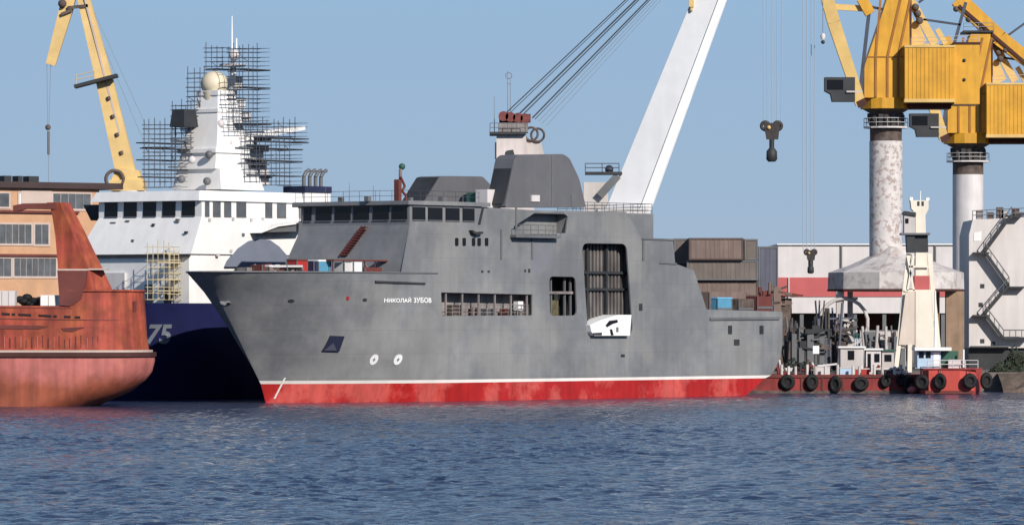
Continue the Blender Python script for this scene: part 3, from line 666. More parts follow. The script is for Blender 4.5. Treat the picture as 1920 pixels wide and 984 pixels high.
b.loft([[(ua, -1.9, za - .8), (ua, 1, za - .8), (ua, 1, za), (ua, -1.9, za)], [(ub, -1.5, zb - .4), (ub, .6, zb - .4), (ub, .6, zb), (ub, -1.5, zb)]]); b.build('yard', m_white, mo)
ua, za = Wf.at(402, 158, 0); b = MB(); b.sphere((ua, 0, za), 1.42, 24, 14, .95); b.lathe(ua, 0, [(1.15, za - 1.75), (1.3, za - .8)], 24); b.build('radome', m_cream, mo)
ua, za = Wf.at(430, 182, -1); zt = Wf.at(430, 95, -1)[1]
MB().tube((ua + .5, .9, za), (ua + .5, .9, zt), .42, 8, .25).build('pole_mast', m_white, mo)
MB().tube((ua + .3, .9, zt), (ua + .3, .9, Wf.at(427, 30, -1)[1]), .12, 6, .06).build('antenna', m_white, mo)
MB().tube((ua + 1, .9, zt - .5), (ua + 1, .9, Wf.at(437, 72, -1)[1]), .14, 6, .1).build('antenna', m_white, mo)
b = MB(); b.sphere((ua, .3, zt - .5), .6, 10, 8).box(ua - .9, ua + 1.2, -.2, 1.6, zt - 1.7, zt - 1.4); b.build('sensor_head', m_hall, mo)
for py, pl, pr, h_, v, m in ((300, 448, 486, 1.3, 1.0, m_white), (318, 462, 492, 1.0, .6, m_hall), (272, 446, 474, .9, 1.2, m_white), (262, 452, 500, .5, .4, m_hall), (205, 436, 452, 1.2, .6, m_white), (228, 440, 462, 1.1, .8, m_hall), (346, 480, 496, 1.5, 1.5, m_hall), (284, 470, 496, .7, .5, m_white), (168, 434, 446, 1.4, .4, m_white)):
    ua, za = Wf.at(pl, py, v); ub, _ = Wf.at(pr, py, v); MB().box(ua, ub, -v - .6, -v + .9, za, za + h_).build('mast_house', m, mo)
for py, pl, pr in ((306, 440, 500), (276, 438, 486), (330, 440, 505), (262, 330, 352), (312, 326, 345)):
    ua, za = Wf.at(pl, py, 2.2); ub, _ = Wf.at(pr, py, 2.2); MB().box(ua, ub, -2.6, -1.4, za - .12, za).build('walkway', m_greyd, mo)
ua, za = Wf.at(345, 222, 0); MB().loft([[(ua - 1.1, -1, za - .9), (ua + 1.1, -1, za - .9), (ua + 1.1, 1, za - .9), (ua - 1.1, 1, za - .9)], [(ua - .9, -.8, za + .9), (ua + .9, -.8, za + .9), (ua + .9, .8, za + .9), (ua - .9, .8, za + .9)]]).build('radar_housing', m_dark, mo)
for (a, c) in ((372, 300), (440, 268), (404, 290), (352, 336), (400, 340), (458, 335), (425, 232), (466, 285)):
    ua, za = Wf.at(a, c, 2.5); MB().sphere((ua - .4, -2.0, za), .42, 8, 6).build('fitting', m_greyd if (a + c) % 3 else m_hall, mo)
# funnel aft
fu0, fz0 = Wf.at(558, 380, 2); fu1, _ = Wf.at(606, 380, 2); fzt = Wf.at(558, 349, 2)[1]; fzm = Wf.at(558, 361, 2)[1]
fn = MB().box(fu0, fu1, -3.0, -.2, fz0 - 3, fzm).build('funnel', m_white, ws)
MB().box(fu0 - .1, fu1 + .1, -3.1, -.1, fzm, fzt).build('funnel_band', m_navyd, fn)
for i, a in enumerate((571, 582, 593, 603)):
    ua, za = Wf.at(a, 349, 2); yy = -1.9
    b = MB(); b.path([(ua, yy, fzt - .1), (ua, yy, fzt + 1.0), (ua + .35, yy, fzt + 1.5), (ua + .9, yy, fzt + 1.75)], .2, 8); b.build('exhaust_pipe', m_greyd, fn)
# hull number
me = text_mesh('75', 1.0); xs_ = [v.co.x for v in me.vertices]; ys_ = [v.co.y for v in me.vertices]
def on_w(px, py):
    v = 8.5
    for _ in range(25):
        u, z = Wf.at(px, py, v); v = .5 * v + .5 * half_breadth(u, z, w_stem, **kk)
    return u, z
ua, zb_ = on_w(270, 645); ub, _ = on_w(318, 640); _, zt_ = on_w(270, 608)
for v in me.vertices:
    u = ua + (v.co.x - min(xs_)) / (max(xs_) - min(xs_)) * (ub - ua); z = zb_ + (v.co.y - min(ys_)) / (max(ys_) - min(ys_)) * (zt_ - zb_)
    v.co = (u, -(half_breadth(u, z, w_stem, **kk) + .08), z)
me.name = 'hull_number'; me.materials.append(mat('shaded_white_digits', (.13, .15, .18), .6)); o = bpy.data.objects.new('hull_number', me); COL.objects.link(o); o.parent = ws  # white digits dimmed in colour to stand for the shadow over them
# scaffolding round the mast
def scaffold(name, label, regs, fr, vs, m, step=20., lift=15., brd=(), group=None):
    r = fr.root(name, label, 'scaffolding', *fr.at(regs[0][0], regs[0][3], vs[0])[:1], vs[0], 0, group); ru = fr.at(regs[0][0], regs[0][3], vs[0])[0]
    st, le = MB(), MB()
    L = lambda px, py, v: (fr.at(px, py, v)[0] - ru, -(v - vs[0]), fr.at(px, py, v)[1])
    for (x0, x1, y0, y1) in regs:
        nx = max(1, round((x1 - x0) / step)); ny = max(1, round((y1 - y0) / lift)); rn = random.uniform
        gx = [x0 + (x1 - x0) * i / nx + rn(-2, 2) for i in range(nx + 1)]; gy = [y0 + (y1 - y0) * j / ny + rn(-1.5, 1.5) for j in range(ny + 1)]
        for v in vs:
            for px in gx: st.tube(L(px, y1, v), L(px, y0 - rn(0, 14), v), .04, 5)
            for py in gy:
                k0 = 0
                while k0 < nx:      # ledgers in random lengths, some left out
                    k1 = min(nx, k0 + random.randint(2, 5))
                    if rn(0, 1) > .12: le.tube(L(gx[k0] - rn(1, 5), py + rn(-.6, .6), v), L(gx[k1] + rn(1, 5), py + rn(-.6, .6), v), rn(.03, .055), 5)
                    k0 = k1
        for px in gx:
            for py in gy: le.tube(L(px, py, vs[0]), L(px, py, vs[0])[:1] + (-(vs[-1] - vs[0]), fr.at(px, py, vs[0])[1]), .025, 5)
        for _ in range(nx // 2):
            i0 = random.randint(0, nx - 1); j0 = random.randint(0, ny - 1); le.tube(L(gx[i0], gy[j0], vs[0]), L(gx[i0 + 1], gy[j0 + 1], vs[0]), .03, 5)
    tag(st.build('standards', m, r), kind='stuff'); tag(le.build('ledgers', m, r), kind='stuff')
    for (x0, x1, py) in brd:
        a, c = L(x0, py, vs[0]), L(x1, py, vs[0]); MB().box(a[0], c[0], -abs(vs[-1] - vs[0]) if vs[-1] > vs[0] else 0, 0 if vs[-1] > vs[0] else abs(vs[-1] - vs[0]), a[2] - .06, a[2] + .05).build('board', m_dark if m is m_scaf else m, r)
    return r
scaffold('scaffolding', 'dark tube scaffolding round the right side of the white ship mast', [(430, 484, 92, 245), (462, 552, 232, 265), (460, 545, 265, 348)], Wf, (1.5, 3.2), m_scaf, 9.5, 8.5,
         [(432, 484, 130), (436, 484, 164), (470, 556, 258), (470, 556, 265), (462, 545, 278), (445, 545, 300), (440, 542, 328), (430, 486, 232)])
scaffold('scaffolding', 'dark tube scaffolding stepped round the left side of the white ship mast', [(270, 330, 235, 350), (322, 358, 200, 300), (352, 384, 138, 225), (386, 416, 92, 132)], Wf, (-2.5, -.8), m_scaf, 9.5, 8.5,
         [(255, 335, 268), (262, 338, 278), (255, 320, 300), (268, 330, 318), (258, 320, 332), (386, 420, 130), (325, 350, 238)])
scaffold('scaffolding', 'cream painted scaffolding on the foredeck of the white ship', [(276, 318, 462, 562), (318, 354, 476, 562)], Wf, (4.8, 6.2), m_scafc, 10, 13, [(276, 352, 492), (276, 352, 524), (276, 320, 545)])
c = gthing('winch', 'red winch cover on the foredeck of the white ship beside the grey bow', 'winch', 360, 562, -15)
c.location = Wf.w(Wf.at(362, 565, 6)[0], 6, 9.3); MB().loft([[(-.9, -.6, 0), (.9, -.6, 0), (.9, .6, 0), (-.9, .6, 0)], [(-.3, -.4, 1.9), (.4, -.4, 1.9), (.4, .4, 1.9), (-.3, .4, 1.9)]]).build('cover', m_redp, c); MB().box(-1.1, 1.1, -.8, .8, -.01, .12).build('base', m_dark, c)

# ---------------------------------------------------------------- the red primed ship at the left
DO = 494.
org = thing('red_primed_ship', 'rusty red primed ship stern with pink bottom and a leaning gantry leg', 'ship', (X(190, DO), DO, 0))
O = lambda px, py: (X(px, DO) - X(190, DO), Z(py, DO))
def stern_loft(levels, x0, ymid, hb, rad=6., n=9):
    rings = []
    for px, z in levels:
        xe = X(px, DO) - X(190, DO); pts = [(x0, ymid - hb, z)]
        for i in range(n + 1):
            t = math.pi / 2 * i / n; pts.append((xe - rad + rad * math.sin(t), ymid - hb + hb * (1 - math.cos(t)) , z))
        pts += [(p[0], 2 * ymid - p[1], z) for p in reversed(pts[:-1])]
        rings.append(pts)
    return rings
lv = [(120, -1.2), (175, 0.), (200, .55), (238, 1.35), (266, 2.4), (278, 3.2), (283, 4.2), (283, 4.6)]
b = MB(); b.loft(stern_loft(lv, -32, 5.5, 5.5), True, cap=False); b.build('lower_hull', m_pink, org)
b = MB(); b.loft(stern_loft([(286, 4.6), (286, 5.02)], -32, 5.5, 5.72)); b.build('rubbing_strake', m_wood, org)
b = MB(); b.loft(stern_loft([(279, 5.02), (279, 5.22)], -32, 5.5, 5.5)); b.build('strake_shelf', m_pale, org)
zt = Z(573, DO); zt2 = Z(545, DO)
b = MB(); b.loft(stern_loft([(272, 5.22), (268, 6.5), (265, 9), (264, zt)], -32, 5.6, 5.3), True, cap=False); b.build('upper_hull', m_rust, org)
b = MB(); b.loft(stern_loft([(258, zt - 1.1), (258, zt - 1.0)], -32, 5.6, 5.1)); b.build('deck', m_rustd, org)
b = MB(); b.loft(stern_loft([(264, zt), (262, zt2)], X(128, DO) - X(190, DO), 5.6, 5.3), True, cap=True); b.build('stern_block', m_rust, org)
b = MB(); rr = stern_loft([(263, zt2)], X(128, DO) - X(190, DO), 5.6, 5.35)[0]; b.path(rr[:12], .12); b.build('bulwark_cap', m_rust, org)
def hull_y(px):
    t = (X(px, DO) - (X(265, DO) - 6)) / 6; return .3 if t <= 0 else .3 + 5.3 * (1 - math.cos(math.asin(min(t, 1))))
def oplate(name, px, m, th=.06, par=org):
    lo = [(O(*p)[0], hull_y(p[0]) - th, O(*p)[1]) for p in px]; hi = [(O(*p)[0], hull_y(p[0]) + .1, O(*p)[1]) for p in px]
    return MB().loft([lo, hi]).build(name, m, par)
def long_plate(name, x0, x1, ya, yb, h, m, th=.04, n=24):
    xs = [x0 + (x1 - x0) * i / n for i in range(n + 1)]; ys = [ya + (yb - ya) * i / n for i in range(n + 1)]; b = MB()
    b.loft([[(O(x, y)[0], hull_y(x) - th, O(x, y)[1]), (O(x, y)[0], hull_y(x) + .1, O(x, y)[1]), (O(x, y)[0], hull_y(x) + .1, O(x, y + h)[1]), (O(x, y)[0], hull_y(x) - th, O(x, y + h)[1])] for x, y in zip(xs, ys)])
    return b.build(name, m, org)
for a, c in ((3, 18), (22, 28), (34, 58), (72, 96), (100, 106), (120, 132), (140, 150)): oplate('freeing_port', [(a, 586 + a * .045), (c, 586 + c * .045), (c, 590 + c * .045), (a, 590 + a * .045)], m_black)
oplate('dark_band', [(-40, 609), (74, 610), (90, 612), (74, 617), (-40, 616)], m_rustd)  # darker red band along the upper hull side
oplate('rust_patch', [(114, 615), (150, 613), (158, 614), (136, 622), (120, 621)], m_rustd)
oplate('frame_slot', [(246, 564), (251, 564), (251, 584), (246, 584)], m_rustd, th=.1)
for i, a in enumerate([p_ + (p_ * 7) % 9 for p_ in range(2, 240, 8)]): oplate('welded_bar', [(a, 628 + (i * 7) % 9), (a + 1.4, 628 + (i * 7) % 9), (a + 1.4, 652), (a, 652)], m_rustd if i % 4 else m_pink, th=.05)
long_plate('seam', -40, 258, 596, 600, 1.6, m_rustd); long_plate('seam', -40, 135, 575, 577, 1.5, m_rustd)
def leg(y0):
    b = MB()
    lev = [(545, 109, 172, 208, 160), (510, 107, 164, 192, 150), (440, 101, 136, 158, 128), (395, 94, 117, 135, 112), (379, 85, 110, 127, 102)]
    b.loft([[(O(a, 0)[0], y0 + .4, Z(py, DO)), (O(c, 0)[0], y0, Z(py, DO)), (O(d, 0)[0], y0 + 1.6, Z(py, DO)), (O(e, 0)[0], y0 + 2.4, Z(py, DO))] for py, a, c, d, e in lev]); return b
lg = leg(1.0).build('gantry_leg', m_rust, org)
MB().prism([O(*p) for p in ((22, 385), (40, 381), (112, 380), (112, 392), (70, 391), (46, 391), (28, 396), (22, 396))], 1.2, 2.8, 'y').build('gantry_arm', m_rustd, lg)
MB().prism([O(*p) for p in ((107, 507), (163, 507), (160, 530), (152, 560), (132, 574), (112, 572))], .14, 1.5, 'y').build('leg_foot', m_rustd, lg)
MB().prism([O(*p) for p in ((107, 504), (164, 504), (164, 507), (107, 507))], .28, 1.5, 'y').build('weld_seam', m_pale, lg)
MB().prism([O(*p) for p in ((164, 503), (200, 503), (200, 506), (164, 506))], 1.1, 2.5, 'y').build('weld_seam', m_pale, lg)
def ocrate(name, label, cat, x0, x1, y0, y1, y, dep, m):
    r = thing(name, label, cat, (X((x0 + x1) / 2, DO), DO + y, zt - 1.0)); hw = (x1 - x0) / 2 * DO / F; h = Z(y0, DO) - zt + 1
    MB().box(-hw, hw, 0, dep, 0, h).build('body', m, r); e = MB()
    for i in range(4): e.box(-hw + i * hw * 2 / 3.01 - .0, -hw + i * hw * 2 / 3.01 + .06, -.05, 0, .05, h - .04)
    e.build('battens', m_pale, r); return r
ocrate('site_box', 'white box on the deck of the red primed ship beside the gantry foot', 'box', 74, 119, 553, 575, .9, 2, m_white)
ocrate('site_box', 'pale crinkled cover on the deck of the red primed ship at the left edge', 'cover', -12, 26, 545, 572, 1.4, 2, m_hall)
b = MB(); r_ = thing('net_heap', 'black heap of netting on the deck of the red primed ship', 'net', (X(80, DO), DO + 3.4, zt - 1))
for i in range(26):
    a = random.uniform(0, 1); px = 28 + 115 * a; hh = (1 - a) * .75 + .55
    b.sphere((X(px, DO) - X(80, DO), random.uniform(-.6, .6), .7 + hh * random.uniform(.3, .95)), random.uniform(.3, .55), 7, 5, .7)
b.build('netting', m_black, r_); MB().box(-2.7, 3.2, -.8, .8, 0, .8).build('pallet', m_rustd, r_)

# ---------------------------------------------------------------- office block at the left
DB = 650.
Bf = Frame(X(-30, DB), DB - 6, 55.)
bl = Bf.root('office_block', 'apricot office block with ribbon windows behind the red primed ship', 'building')
def BP(px, py): return Bf.at(px, py, 0)
uL, uR = BP(-60, 400)[0], BP(186, 400)[0]
zt0 = BP(0, 352)[1]
MB().box(uL, uR, 0, 14, GZ, zt0).build('wall', m_brick, bl)
rf = MB().box(uL - .5, uR + 3.0, -.7, 14.5, zt0, zt0 + .75).build('roof', m_roof, bl)
for a, w_ in ((16, 10), (42, 6), (62, 14)): u = BP(a, 345)[0]; MB().box(u, u + w_ * .1, 1, 2.5, zt0 + .75, zt0 + 1.5).build('roof_vent', m_dark, rf)
def strip(x0, x1, y0, y1, mull=4, m=m_glassg):
    a, z1 = BP(x0, y0); c, z0 = BP(x1, y1); z1 = min(z1, 1e9)
    f = MB(); f.box(a - .25, c + .25, -.12, -.002, z0 - .25, z0).box(a - .25, c + .25, -.12, -.002, z1, z1 + .22).box(a - .25, a, -.12, -.002, z0, z1).box(c, c + .25, -.12, -.002, z0, z1)
    fo = f.build('window', m_pale, bl); MB().box(a, c, -.05, -.004, z0, z1).build('pane', m, fo)
    mu_ = MB()
    for i in range(1, mull): x = a + (c - a) * i / mull; mu_.box(x - .07, x + .07, -.11, -.052, z0, z1)
    mu_.build('mullion', m_bay, fo)
strip(-50, 16, 362, 388, 3); strip(36, 38.5, 362, 392, 1, m_white); strip(99, 169, 363, 392, 5)
strip(-50, 58, 420, 457, 9); strip(65, 90, 421, 458, 2)
strip(-50, 20, 484, 518, 5); strip(26, 104, 484, 518, 7)
a, z1 = BP(40, 357); c, z0 = BP(97, 392); MB().box(a, c, -.1, -.003, z0, z1).build('spandrel', m_pale, bl)
for (y0_, y1_) in ((476, 480), (394, 397)): a, z1 = BP(0, y0_); MB().box(uL, uR - 3, -.35, -.003, z1 - .3, z1).build('ledge', m_rustd, bl)

# ---------------------------------------------------------------- portal crane at the left
DL = 668.
lc = thing('portal_crane', 'pale yellow jib crane rising behind the office block', 'crane', (X(244, DL), DL, GZ))
l = lambda px, py, y=0: (X(px, DL) - X(244, DL), y, Z(py, DL) - GZ)
MB().bar(l(243, 352), l(196, 150), 2.5, 2.2, w2=2.1, h2=2).bar(l(196, 150), l(155, -10), 2.1, 2, w2=1.5, h2=1.6).bar(l(155, -10), l(140, -60), 1.5, 1.6, w2=1.3, h2=1.3).build('jib', m_yelj, lc)
MB().bar(l(251, 352, -.8), l(158, -10, -.8), .25, .5).build('jib_edge', m_pale, lc)
MB().bar(l(140, -30), l(126, 12), 1.2, 1.2, w2=1.6).bar(l(126, 12), l(95, 122), 1.7, 1.2, w2=1.2, h2=.8).build('fly_jib', m_yelj, lc)
MB().bar(l(116, 28, -.9), l(136, 20, -.9), .35, .3).bar(l(128, 16, -.9), l(166, 12, -.9), .4, .3).sphere(l(118, 8, -.9), .55, 8, 6).build('jib_head_gear', m_mach, lc)
MB().bar(l(142, 164, -1.4), l(222, 143, -1.4), .4, 2.8).build('jib_platform', m_dark, lc)
b = MB(); b.rail([l(146, 160, -2.7), l(180, 152, -2.7)], 1.1, 1.6, .05, 2); b.build('platform_railing', m_yelj, lc)
MB().box(*[l(207, 0)[0], l(272, 0)[0], -2, 3, l(0, 358)[2], l(0, 338)[2]]).prism([l(210, 340)[::2], l(216, 322)[::2], l(226, 316)[::2], l(262, 320)[::2], l(268, 340)[::2]], -1.6, 2, 'y').build('slewing_house', m_yelj, lc)
MB().torus(l(217, 337, -1.9), 1.1, .22).build('hoist_wheel', m_mach, lc)
MB().lathe(0, 0, [(3, 0), (2.2, l(0, 358)[2])], 16).build('column', m_colc, lc)
b = MB()
for i in range(6): b.tube(l(196 + i * 8, 148 + i * 34, -1.2), l(198 + i * 8, 154 + i * 34, -1.2), .25, 6)
b.build('jib_steps', m_mach, lc)
for dx in (0, 7): MB().tube(l(150 + dx, -20), l(300 + dx * 3, 345, 3), .03, 5).build('cable', m_rope, lc)
hk = thing('hook_block', 'small hook rod hanging from the pale yellow crane at the left', 'hook', (X(92, DL), DL, Z(240, DL)))
h = lambda px, py, y=0: (X(px, DL) - X(92, DL), y, Z(py, DL) - Z(240, DL))
MB().tube(h(91, 246), h(91, 290), .16, 8).build('rod', m_greyd, hk); MB().sphere(h(90, 239), .36, 10, 8).build('sheave', m_mach, hk)
for a in (88, 95): MB().tube(h(a, 122), h(a - (a - 90) * .7, 240), .035, 5).build('rope', m_rope, hk)
MB().tube(h(91, 290), h(91, 420), .04, 5).build('sling', m_rope, hk)

m_reds = mat('worn_red_sheave', (.15, .04, .035), .7, var=.4, scale=1.5)
# ---------------------------------------------------------------- floating crane behind the grey ship
DF = 614.
fc = thing('floating_crane', 'white boomed floating crane with tower and cables behind the grey ship', 'crane', (X(1100, DF), DF, 0))
f = lambda px, py, y=0: (X(px, DF) - X(1100, DF), y, Z(py, DF))
b = MB(); b.loft([[(-18, -7, -1), (12, -7, -1), (12, 9, -1), (-18, 9, -1)], [(-19, -7, 2.6), (13, -7, 2.6), (13, 9, 2.6), (-19, 9, 2.6)]]); b.build('pontoon', m_dark, fc)
bm_a, bm_b = Vector(f(1168, 420)), Vector(f(1404, -190))
MB().bar(bm_a, bm_b, 5.0, 2.4, w2=3.2, h2=1.8).build('boom', m_boom, fc)
dirb = (bm_b - bm_a).normalized(); nb = Vector((dirb.z, 0, -dirb.x))
MB().bar(bm_a + nb * 1.75 + Vector((0, -1.3, 0)), bm_b + nb * 1.15 + Vector((0, -1.0, 0)), 1.1, .3, w2=.7).build('boom_bright_edge', m_white, fc)  # brighter sunward face of the boom put in as a whiter strip
MB().box(f(1120, 0)[0], f(1215, 0)[0], -3, 4, 2.6, f(0, 392)[2]).build('boom_base', m_hall, fc)
b = MB(); b.box(f(1291, 0)[0], f(1300, 0)[0], -1.6, -.8, f(0, 15)[2], f(0, -20)[2]).box(f(1294, 0)[0], f(1298, 0)[0], -1.5, -1, f(0, 22)[2], f(0, 15)[2]); b.build('boom_lamp', m_yelp, fc)
tw = MB(); tw.loft([[(f(a, 0)[0], -2.2, f(0, py)[2]) for a in (pl, pr)] + [(f(a, 0)[0], 2.2, f(0, py)[2]) for a in (pr, pl)] for py, pl, pr in ((640, 924, 1020), (372, 931, 1000), (250, 931, 985))]); tw = tw.build('tower', m_towp, fc)
MB().box(f(918, 0)[0], f(986, 0)[0], -2.9, 2.6, f(0, 254)[2], f(0, 249)[2]).build('tower_platform', m_dark, tw)
b = MB(); b.rail([f(919, 249, -2.8), f(985, 249, -2.8)], 1., 1., .04, 2); b.build('platform_railing', m_greyd, tw)
MB().box(f(934, 0)[0], f(990, 0)[0], -1.8, 2, f(0, 249)[2], f(0, 232)[2]).build('machinery_deck', m_bay, tw)
for i, a in enumerate((944, 957, 971, 985)): b = MB(); zc = 219 + i * 1.5; b.tube(f(a, zc, -1.6), f(a, zc, -.2), .58, 14); b.build('sheave', m_reds, tw)
MB().box(f(936, 0)[0], f(995, 0)[0], -.19, .6, f(0, 230)[2], f(0, 214)[2]).build('sheave_frame', m_rustd, tw)
MB().prism([f(*p)[::2] for p in ((948, 300), (950, 284), (962, 282), (966, 296), (960, 318), (950, 330))], -2.5, -1.9, 'y').build('opening', m_dark, tw)
MB().box(f(928, 0)[0], f(931, 0)[0], -2.4, -2.2, f(0, 300)[2], f(0, 268)[2]).build('ladder', m_dark, tw)
for (a, c) in ((996, 252), (1008, 254)): b = MB(); b.torus(f(a, c, -1), .75, .13); b.build('cable_ring', m_mach, tw)
MB().prism([f(*p)[::2] for p in ((985, 262), (1015, 268), (1022, 300), (992, 310))], -.8, .8, 'y').build('rear_frame', m_dockw, tw)
for a, y0_, y1_ in ((952, 215, 132), (957, 215, 150), (927, 249, 180)): MB().tube(f(a, y0_), f(a, y1_), .05, 5, .03).build('antenna', m_rope, tw)
b = MB(); b.torus(f(954, 142), .35, .06).box(f(950, 0)[0], f(958, 0)[0], -.1, .1, f(0, 158)[2], f(0, 156)[2]); b.build('radar_loop', m_rope, tw)
for (a, c, yy, rr_) in ((948, 214, -1.5, .07), (953, 216, -1.1, .045), (972, 216, -1, .10), (978, 218, -.6, .07), (998, 222, -.5, .09), (1003, 224, -.2, .05), (1010, 228, 0, .03), (1016, 232, .3, .03), (1024, 236, .5, .025)):
    px_ = 1404 - (1010 - a) * .25; MB().tube(f(a, c, yy), (f(px_, 0)[0], yy * .6, f(0, -190 - (1000 - a) * .25)[2]), rr_, 6).build('cable', m_cable if rr_ > .04 else m_rope, fc)
MB().box(f(1097, 0)[0], f(1166, 0)[0], -2, 1, f(0, 328)[2], f(0, 323)[2]).build('side_platform', m_dark, fc)
b = MB(); b.rail([f(1097, 323, -1.9), f(1160, 323, -1.9)], .95, 1.4, .05, 2); b.sphere(f(1142, 318, -1), .5, 8, 6); b.build('platform_railing', m_scaf, fc)
MB().box(f(1094, 0)[0], f(1140, 0)[0], -1, 2.4, f(0, 400)[2], f(0, 342)[2]).build('winch_house', m_dockw, fc)
MB().bar(f(1124, 368, -1.6), f(1158, 330, -1.6), .9, .5).build('boom_strut', m_greyd, fc)
# ---------------------------------------------------------------- yellow portal cranes at the right
def yellow_crane(label, px0, py0, d, s, full=True):
    k = d / F * s
    r = thing('portal_crane', label, 'crane', (X(px0, d), d, GZ), 0, 'yellow portal cranes'); zr_ = Z(py0, d) - GZ
    p = lambda dx, dy, y=0.: (dx * k, y, zr_ + dy * k)
    P2 = lambda *pts: [(a * k, zr_ + c * k) for a, c in pts]
    MB().lathe(0, 0, [(48 * k, zr_), (48 * k, zr_ + 20 * k)], 14, False).build('slewing_ring', m_yel, r)
    nk = MB().lathe(0, 0, [(30 * k, zr_ - 62 * k), (30 * k, zr_ - 8 * k), (44 * k, zr_)], 16).build('slewing_neck', m_mach, r)
    MB().lathe(0, 0, [(42 * k, zr_ - 36 * k), (42 * k, zr_ - 33 * k)], 16, False).build('ring_platform', m_hall, nk)
    b = MB(); b.rail([(math.cos(t) * 41 * k, math.sin(t) * 41 * k, zr_ - 33 * k) for t in [i * math.pi / 6 for i in range(13)]], 1.0, 2, .04, 2); b.build('ring_railing', m_hall, nk)
    b = MB()
    for i in range(9): t = math.pi + i * math.pi / 8; b.box(math.cos(t) * 31 * k - .25, math.cos(t) * 31 * k + .25, math.sin(t) * 31 * k - .3, math.sin(t) * 31 * k, zr_ - (26 + (i * 5) % 9) * k, zr_ - (8 + (i * 3) % 7) * k)
    b.build('slewing_gear', m_dark, nk)
    dep = 42 * k
    tw_ = MB().prism(P2((-43, 20), (-43, 78), (-25, 130), (2, 212), (40, 212), (43, 20)), -dep, dep * .7, 'y').build('tower', m_yel, r)
    for a0, a1, t1 in ((-22, -18, 10), (0, 14, 22), (20, 26, 34)):
        MB().bar(p(a0, 21, -dep - .06), p(a0 if a0 > 0 else a0, 95, -dep - .06), .28, .1).bar(p(a0, 95, -dep - .06), p(a1 + t1 * .5, 205, -dep - .06), .28, .1).build('rib', mat_rib, tw_)
    MB().bar(p(-43, 96, -dep - .05), p(43, 96, -dep - .05), .12, .08).build('seam', mat_rib, tw_)
    MB().bar(p(42, 40, -dep * .7), p(42, 205, -dep * .7), .5, .5).build('tower_edge', m_wood, tw_)
    h_ = MB().box(*(30 * k, 122 * k, -dep - 2.2, dep, zr_ + 14 * k, zr_ + 113 * k)).build('machine_house', m_yel, r)
    MB().box(29 * k, 123 * k, -dep - 2.3, dep + .1, zr_ + 112 * k, zr_ + 116 * k).build('house_roof', m_yelp, h_)
    MB().box(29 * k, 123 * k, -dep - 2.32, dep + .1, zr_ + 10 * k, zr_ + 16 * k).build('house_sill', m_yelp, h_)
    b = MB()
    for i in range(1, 12): b.box((30 + i * 7.6) * k - .05, (30 + i * 7.6) * k + .05, -dep - 2.26, -dep - 2.2, zr_ + 17 * k, zr_ + 111 * k)
    b.build('cladding_ribs', m_yel, h_)
    cw = MB().box(122.5 * k, 170 * k, -dep - 1.6, dep, zr_ + 7 * k, zr_ + 119 * k).build('counterweight', m_yel, r)
    MB().box(121.5 * k, 171 * k, -dep - 1.7, dep + .1, zr_ + 118 * k, zr_ + 122 * k).build('counterweight_cap', m_wood, cw)
    for dy in (52, 88): MB().sphere((141 * k, -dep - 1.6, zr_ + dy * k), .22, 8, 6).build('lifting_eye', m_dark, cw)
    MB().box(40 * k, 120 * k, -dep * .8, dep * .8, zr_ + 0, zr_ + 10 * k).build('underframe', m_wood, r)
    c_ = MB().prism(P2((-118, 57), (-62, 57), (-62, 12), (-104, 12), (-107, 26), (-118, 32)), -dep - 1.5, -dep + .8, 'y').build('operator_cabin', m_dark, r)
    MB().prism(P2((-114, 52), (-84, 52), (-84, 34), (-114, 34)), -dep - 1.56, -dep - 1.5, 'y').build('cabin_window', m_glass, c_)
    MB().bar(p(-78, 30, -dep - 1.7), p(-48, 30, -dep - 1.7), .2, .15).build('cabin_rail', m_dockw, c_)
    ym = -dep * .9
    bo = MB().bar(p(-50, 8, ym), p(-100, 160, ym), 1.25, 1.1, w2=1.5).bar(p(-100, 160, ym), p(-122, 240, ym), 1.5, 1.1, w2=1.5).bar(p(-122, 240, ym), p(-212, 470, ym), 1.5, 1.1, w2=1).build('boom', m_yelp, r)
    MB().bar(p(-54, 14, ym + 1.2), p(-104, 165, ym + 1.2), .5, .9).bar(p(-104, 165, ym + 1.2), p(-212, 470, ym + 1.2), .5, .9).build('boom_chord', m_yel, r)
    MB().bar(p(-216, 466, ym), p(-118, 500, ym), 1.2, 1).build('fly_jib', m_yelp, r)
    MB().bar(p(-104, 190, ym + .3), p(-38, 186, ym + .3), .7, .6).build('luffing_link', m_yelp, r)
    MB().bar(p(-48, 205, ym), p(-32, 176, ym), 1.2, 1.2).build('link_head', m_yel, r)
    MB().bar(p(-34, 182, ym - .2), p(-53, 14, ym - .2), .42, .4).build('luffing_rod', m_scaf, r)
    MB().bar(p(-34, 190, ym), p(-5, 184, ym), .3, .3).build('rod_joint', m_dark, r)
    MB().bar(p(-56, 6, ym - .2), p(-40, 14, ym - .2), .8, .8).build('boom_foot', m_wood, r)
    # braces behind the tower
    for (a0, b0, a1, b1, w_, m) in ((42, 212, 92, 122, 1.0, m_yelp), (44, 160, 62, 120, 2.0, m_yelp), (62, 200, 112, 236, .3, m_scaf), (70, 168, 140, 158, .25, m_scaf), (128, 122, 150, 200, .35, m_scaf), (112, 122, 96, 150, .6, m_yelp)):
        MB().bar(p(a0, b0, 0), p(a1, b1, 0), w_, .5).build('brace', m, r)
    b = MB(); b.rail([p(44, 116, -dep), p(170, 122, -dep)], .95, 1.6, .035, 2); b.build('roof_railing', m_pale, r)
    for dx, dy in ((58, 178), (54, 190), (62, 165)): MB().sphere(p(dx, dy, -1), .45, 8, 6).build('winch_fitting', m_mach, r)
    return r, k, zr_, p
mat_rib = mat('ochre_edge_paint', (.30, .12, .02), .6, var=.2)
y1c, k1, z1r, p1 = yellow_crane('yellow portal crane on the stained white column, nearer of the two', 1661, 205, 640, 1.0)
